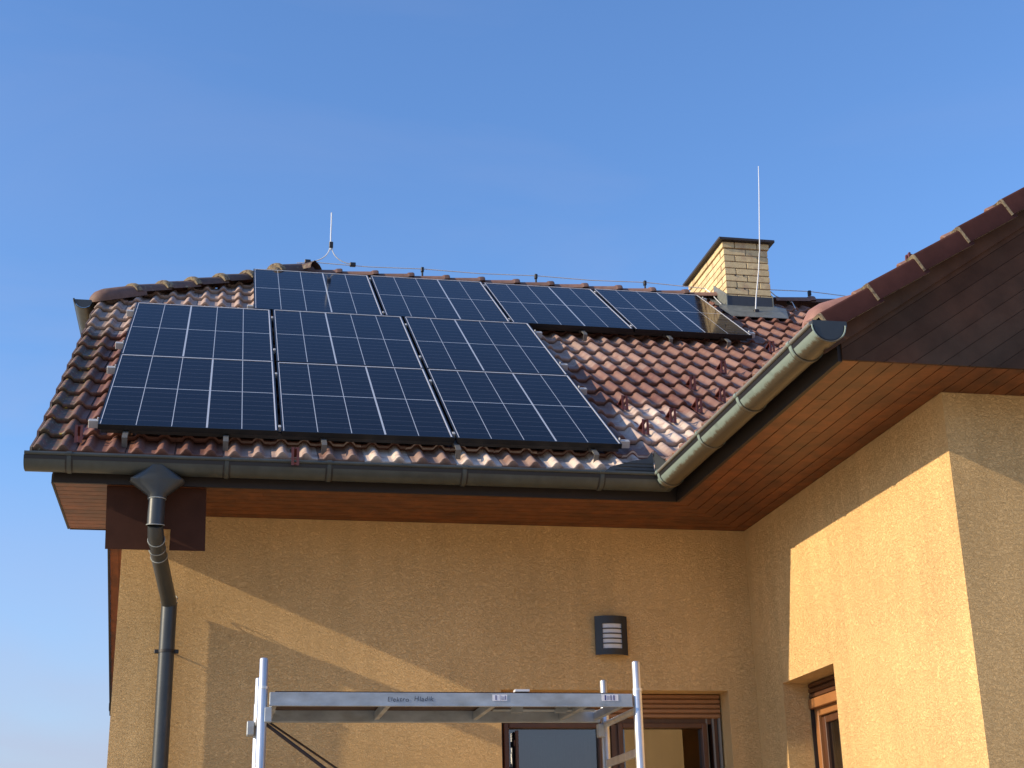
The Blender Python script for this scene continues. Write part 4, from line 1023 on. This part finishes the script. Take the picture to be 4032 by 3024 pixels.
# deck platform resting on the rungs
BT, BB = -1.452, -1.524; DX0, DX1 = SX0+0.035, SX0+SL-0.035
plt = empty('scaffold_platform', (SX0+SL/2, SY0+SW/2, BB), 'scuffed aluminium deck platform lying on the scaffold, with handwriting and stickers', 'platform')
for y in (SY0-0.010, SY0+SW-0.012):
    mb = MB(); mb.box((DX0, y-0.014, BB), (DX1, y+0.014, BT), 0, None, .003); mb.box((DX0, y-0.02 if y < -1.6 else y+.0145, BB), (DX1, y-0.0145 if y < -1.6 else y+.02, BB+0.006))
    mb.build('side_beam', M_beam, plt)
mb = MB(); mb.box((DX0+0.03, SY0+0.006, BT-0.006), (DX1-0.10, SY0+SW-0.03, BT+0.009)); mb.build('deck', M_under, plt)
for xx in (DX0+0.03, -2.83, -2.245, -1.72, DX1-0.03):
    mb = MB(); mb.box((xx-0.014, SY0+0.006, BB+0.012), (xx+0.014, SY0+SW-0.028, BT-0.012), 0, None, .003); mb.build('cross_member', M_beam, plt)
mb = MB()    # hatch hinge tube
mb.tube([(-2.20, SY0+0.36, BB+0.030), (-1.60, SY0+0.36, BB+0.030)], 0.009, 10)
for xx in (-2.06, -1.80): mb.box((xx-0.035, SY0+0.345, BB+0.014), (xx+0.035, SY0+0.375, BB+0.045))
mb.build('hatch_hinge', M_beam, plt, smooth=True)
for (x, y) in posts:
    if y < -1.6 and x > -2.5: continue
    sg_ = 1 if x < -2.5 else -1
    mb = MB(); mb.box((x+sg_*0.03-0.02, y-0.026, -1.610), (x+sg_*0.03+0.02, y+0.026, -1.530), 0, None, .004); mb.build('platform_hook', M_beam, plt)
mb = MB(); mb.box((SX0-0.062, SY0+SW-0.05, -1.60), (SX0-0.02, SY0+SW+0.03, -1.52), 0, None, .004); mb.build('platform_hook', M_beam, plt)
mb = MB()
mb.box((-2.14, SY0-0.008, BT+0.012), (-2.06, SY0+0.05, BT+0.024)); mb.build('wood_offcut', M_opal, plt)
# stickers and handwriting
YB = SY0-0.010-0.014
for (a, b, c, d_) in ((-2.272, -1.494, -2.190, -1.460), (-1.655, -1.492, -1.560, -1.457)):
    mb = MB(); mb.box((a, YB-0.0020, b), (c, YB-0.0008, d_)); mb.build('sticker', M_sticker, plt)
mb = MB()
mb.box((-2.256, YB-0.0032, -1.490), (-2.250, YB-0.0024, -1.464)); mb.box((-2.231, YB-0.0032, -1.493), (-2.2295, YB-0.0024, -1.461))
for k in range(3): mb.box((-2.224, YB-0.0032, -1.474-k*0.007), (-2.206, YB-0.0024, -1.472-k*0.007))
mb.box((-2.203, YB-0.0032, -1.488), (-2.199, YB-0.0024, -1.466))
for (a, b) in ((-1.638, -1.630), (-1.604, -1.599), (-1.588, -1.581)): mb.box((a, YB-0.0032, -1.489), (b, YB-0.0024, -1.461))
for k in range(4): mb.box((-1.624, YB-0.0032, -1.467-k*0.006), (-1.609, YB-0.0024, -1.4655-k*0.006))
mb.build('sticker_print', M_blue, plt)
def text(body, x, z, size, sx=1.0):
    cu = bpy.data.curves.new('writing', 'FONT'); cu.body = body; cu.size = size; cu.shear = 0.12; cu.extrude = 0.0003; cu.space_character = 1.12; cu.offset = -0.0002
    tmp = bpy.data.objects.new('tmp', cu); COL.objects.link(tmp); bpy.context.view_layer.update()
    me = bpy.data.meshes.new_from_object(tmp.evaluated_get(bpy.context.evaluated_depsgraph_get())); COL.objects.unlink(tmp); bpy.data.objects.remove(tmp)
    me.materials.clear(); me.materials.append(M_ink)
    o3 = parent_origin(plt)
    for v in me.vertices:
        px, py, pz = v.co; wob = 0.0012*math.sin(px*95)+0.0006*math.sin(px*310+py*200)
        v.co = V(x + px*sx + 0.0006*math.sin(py*400+px*60), YB-0.0016-pz, z + py + wob) - o3
    ob = bpy.data.objects.new('handwriting', me); COL.objects.link(ob); ob.parent = plt
text('Elektro', -2.850, -1.500, 0.036, 0.98); text('Hladik', -2.705, -1.497, 0.036, 1.02)
# diagonal braces
mb = MB()
a = V(-3.488, -1.90, -1.615); b = V(-3.178, -1.90, -1.841); mb.tube([a + (a-b)*0.1, b + (b-a)*5.2], 0.0095, 10); mb.build('diagonal_brace', M_rubber, scf, smooth=True)
mb = MB(); a = V(-3.446, -1.215, -1.525); b = V(-3.06, -1.215, -1.78); mb.tube([a, b + (b-a)*3.6], 0.0065, 10); mb.build('diagonal_brace', M_rubber, scf, smooth=True)
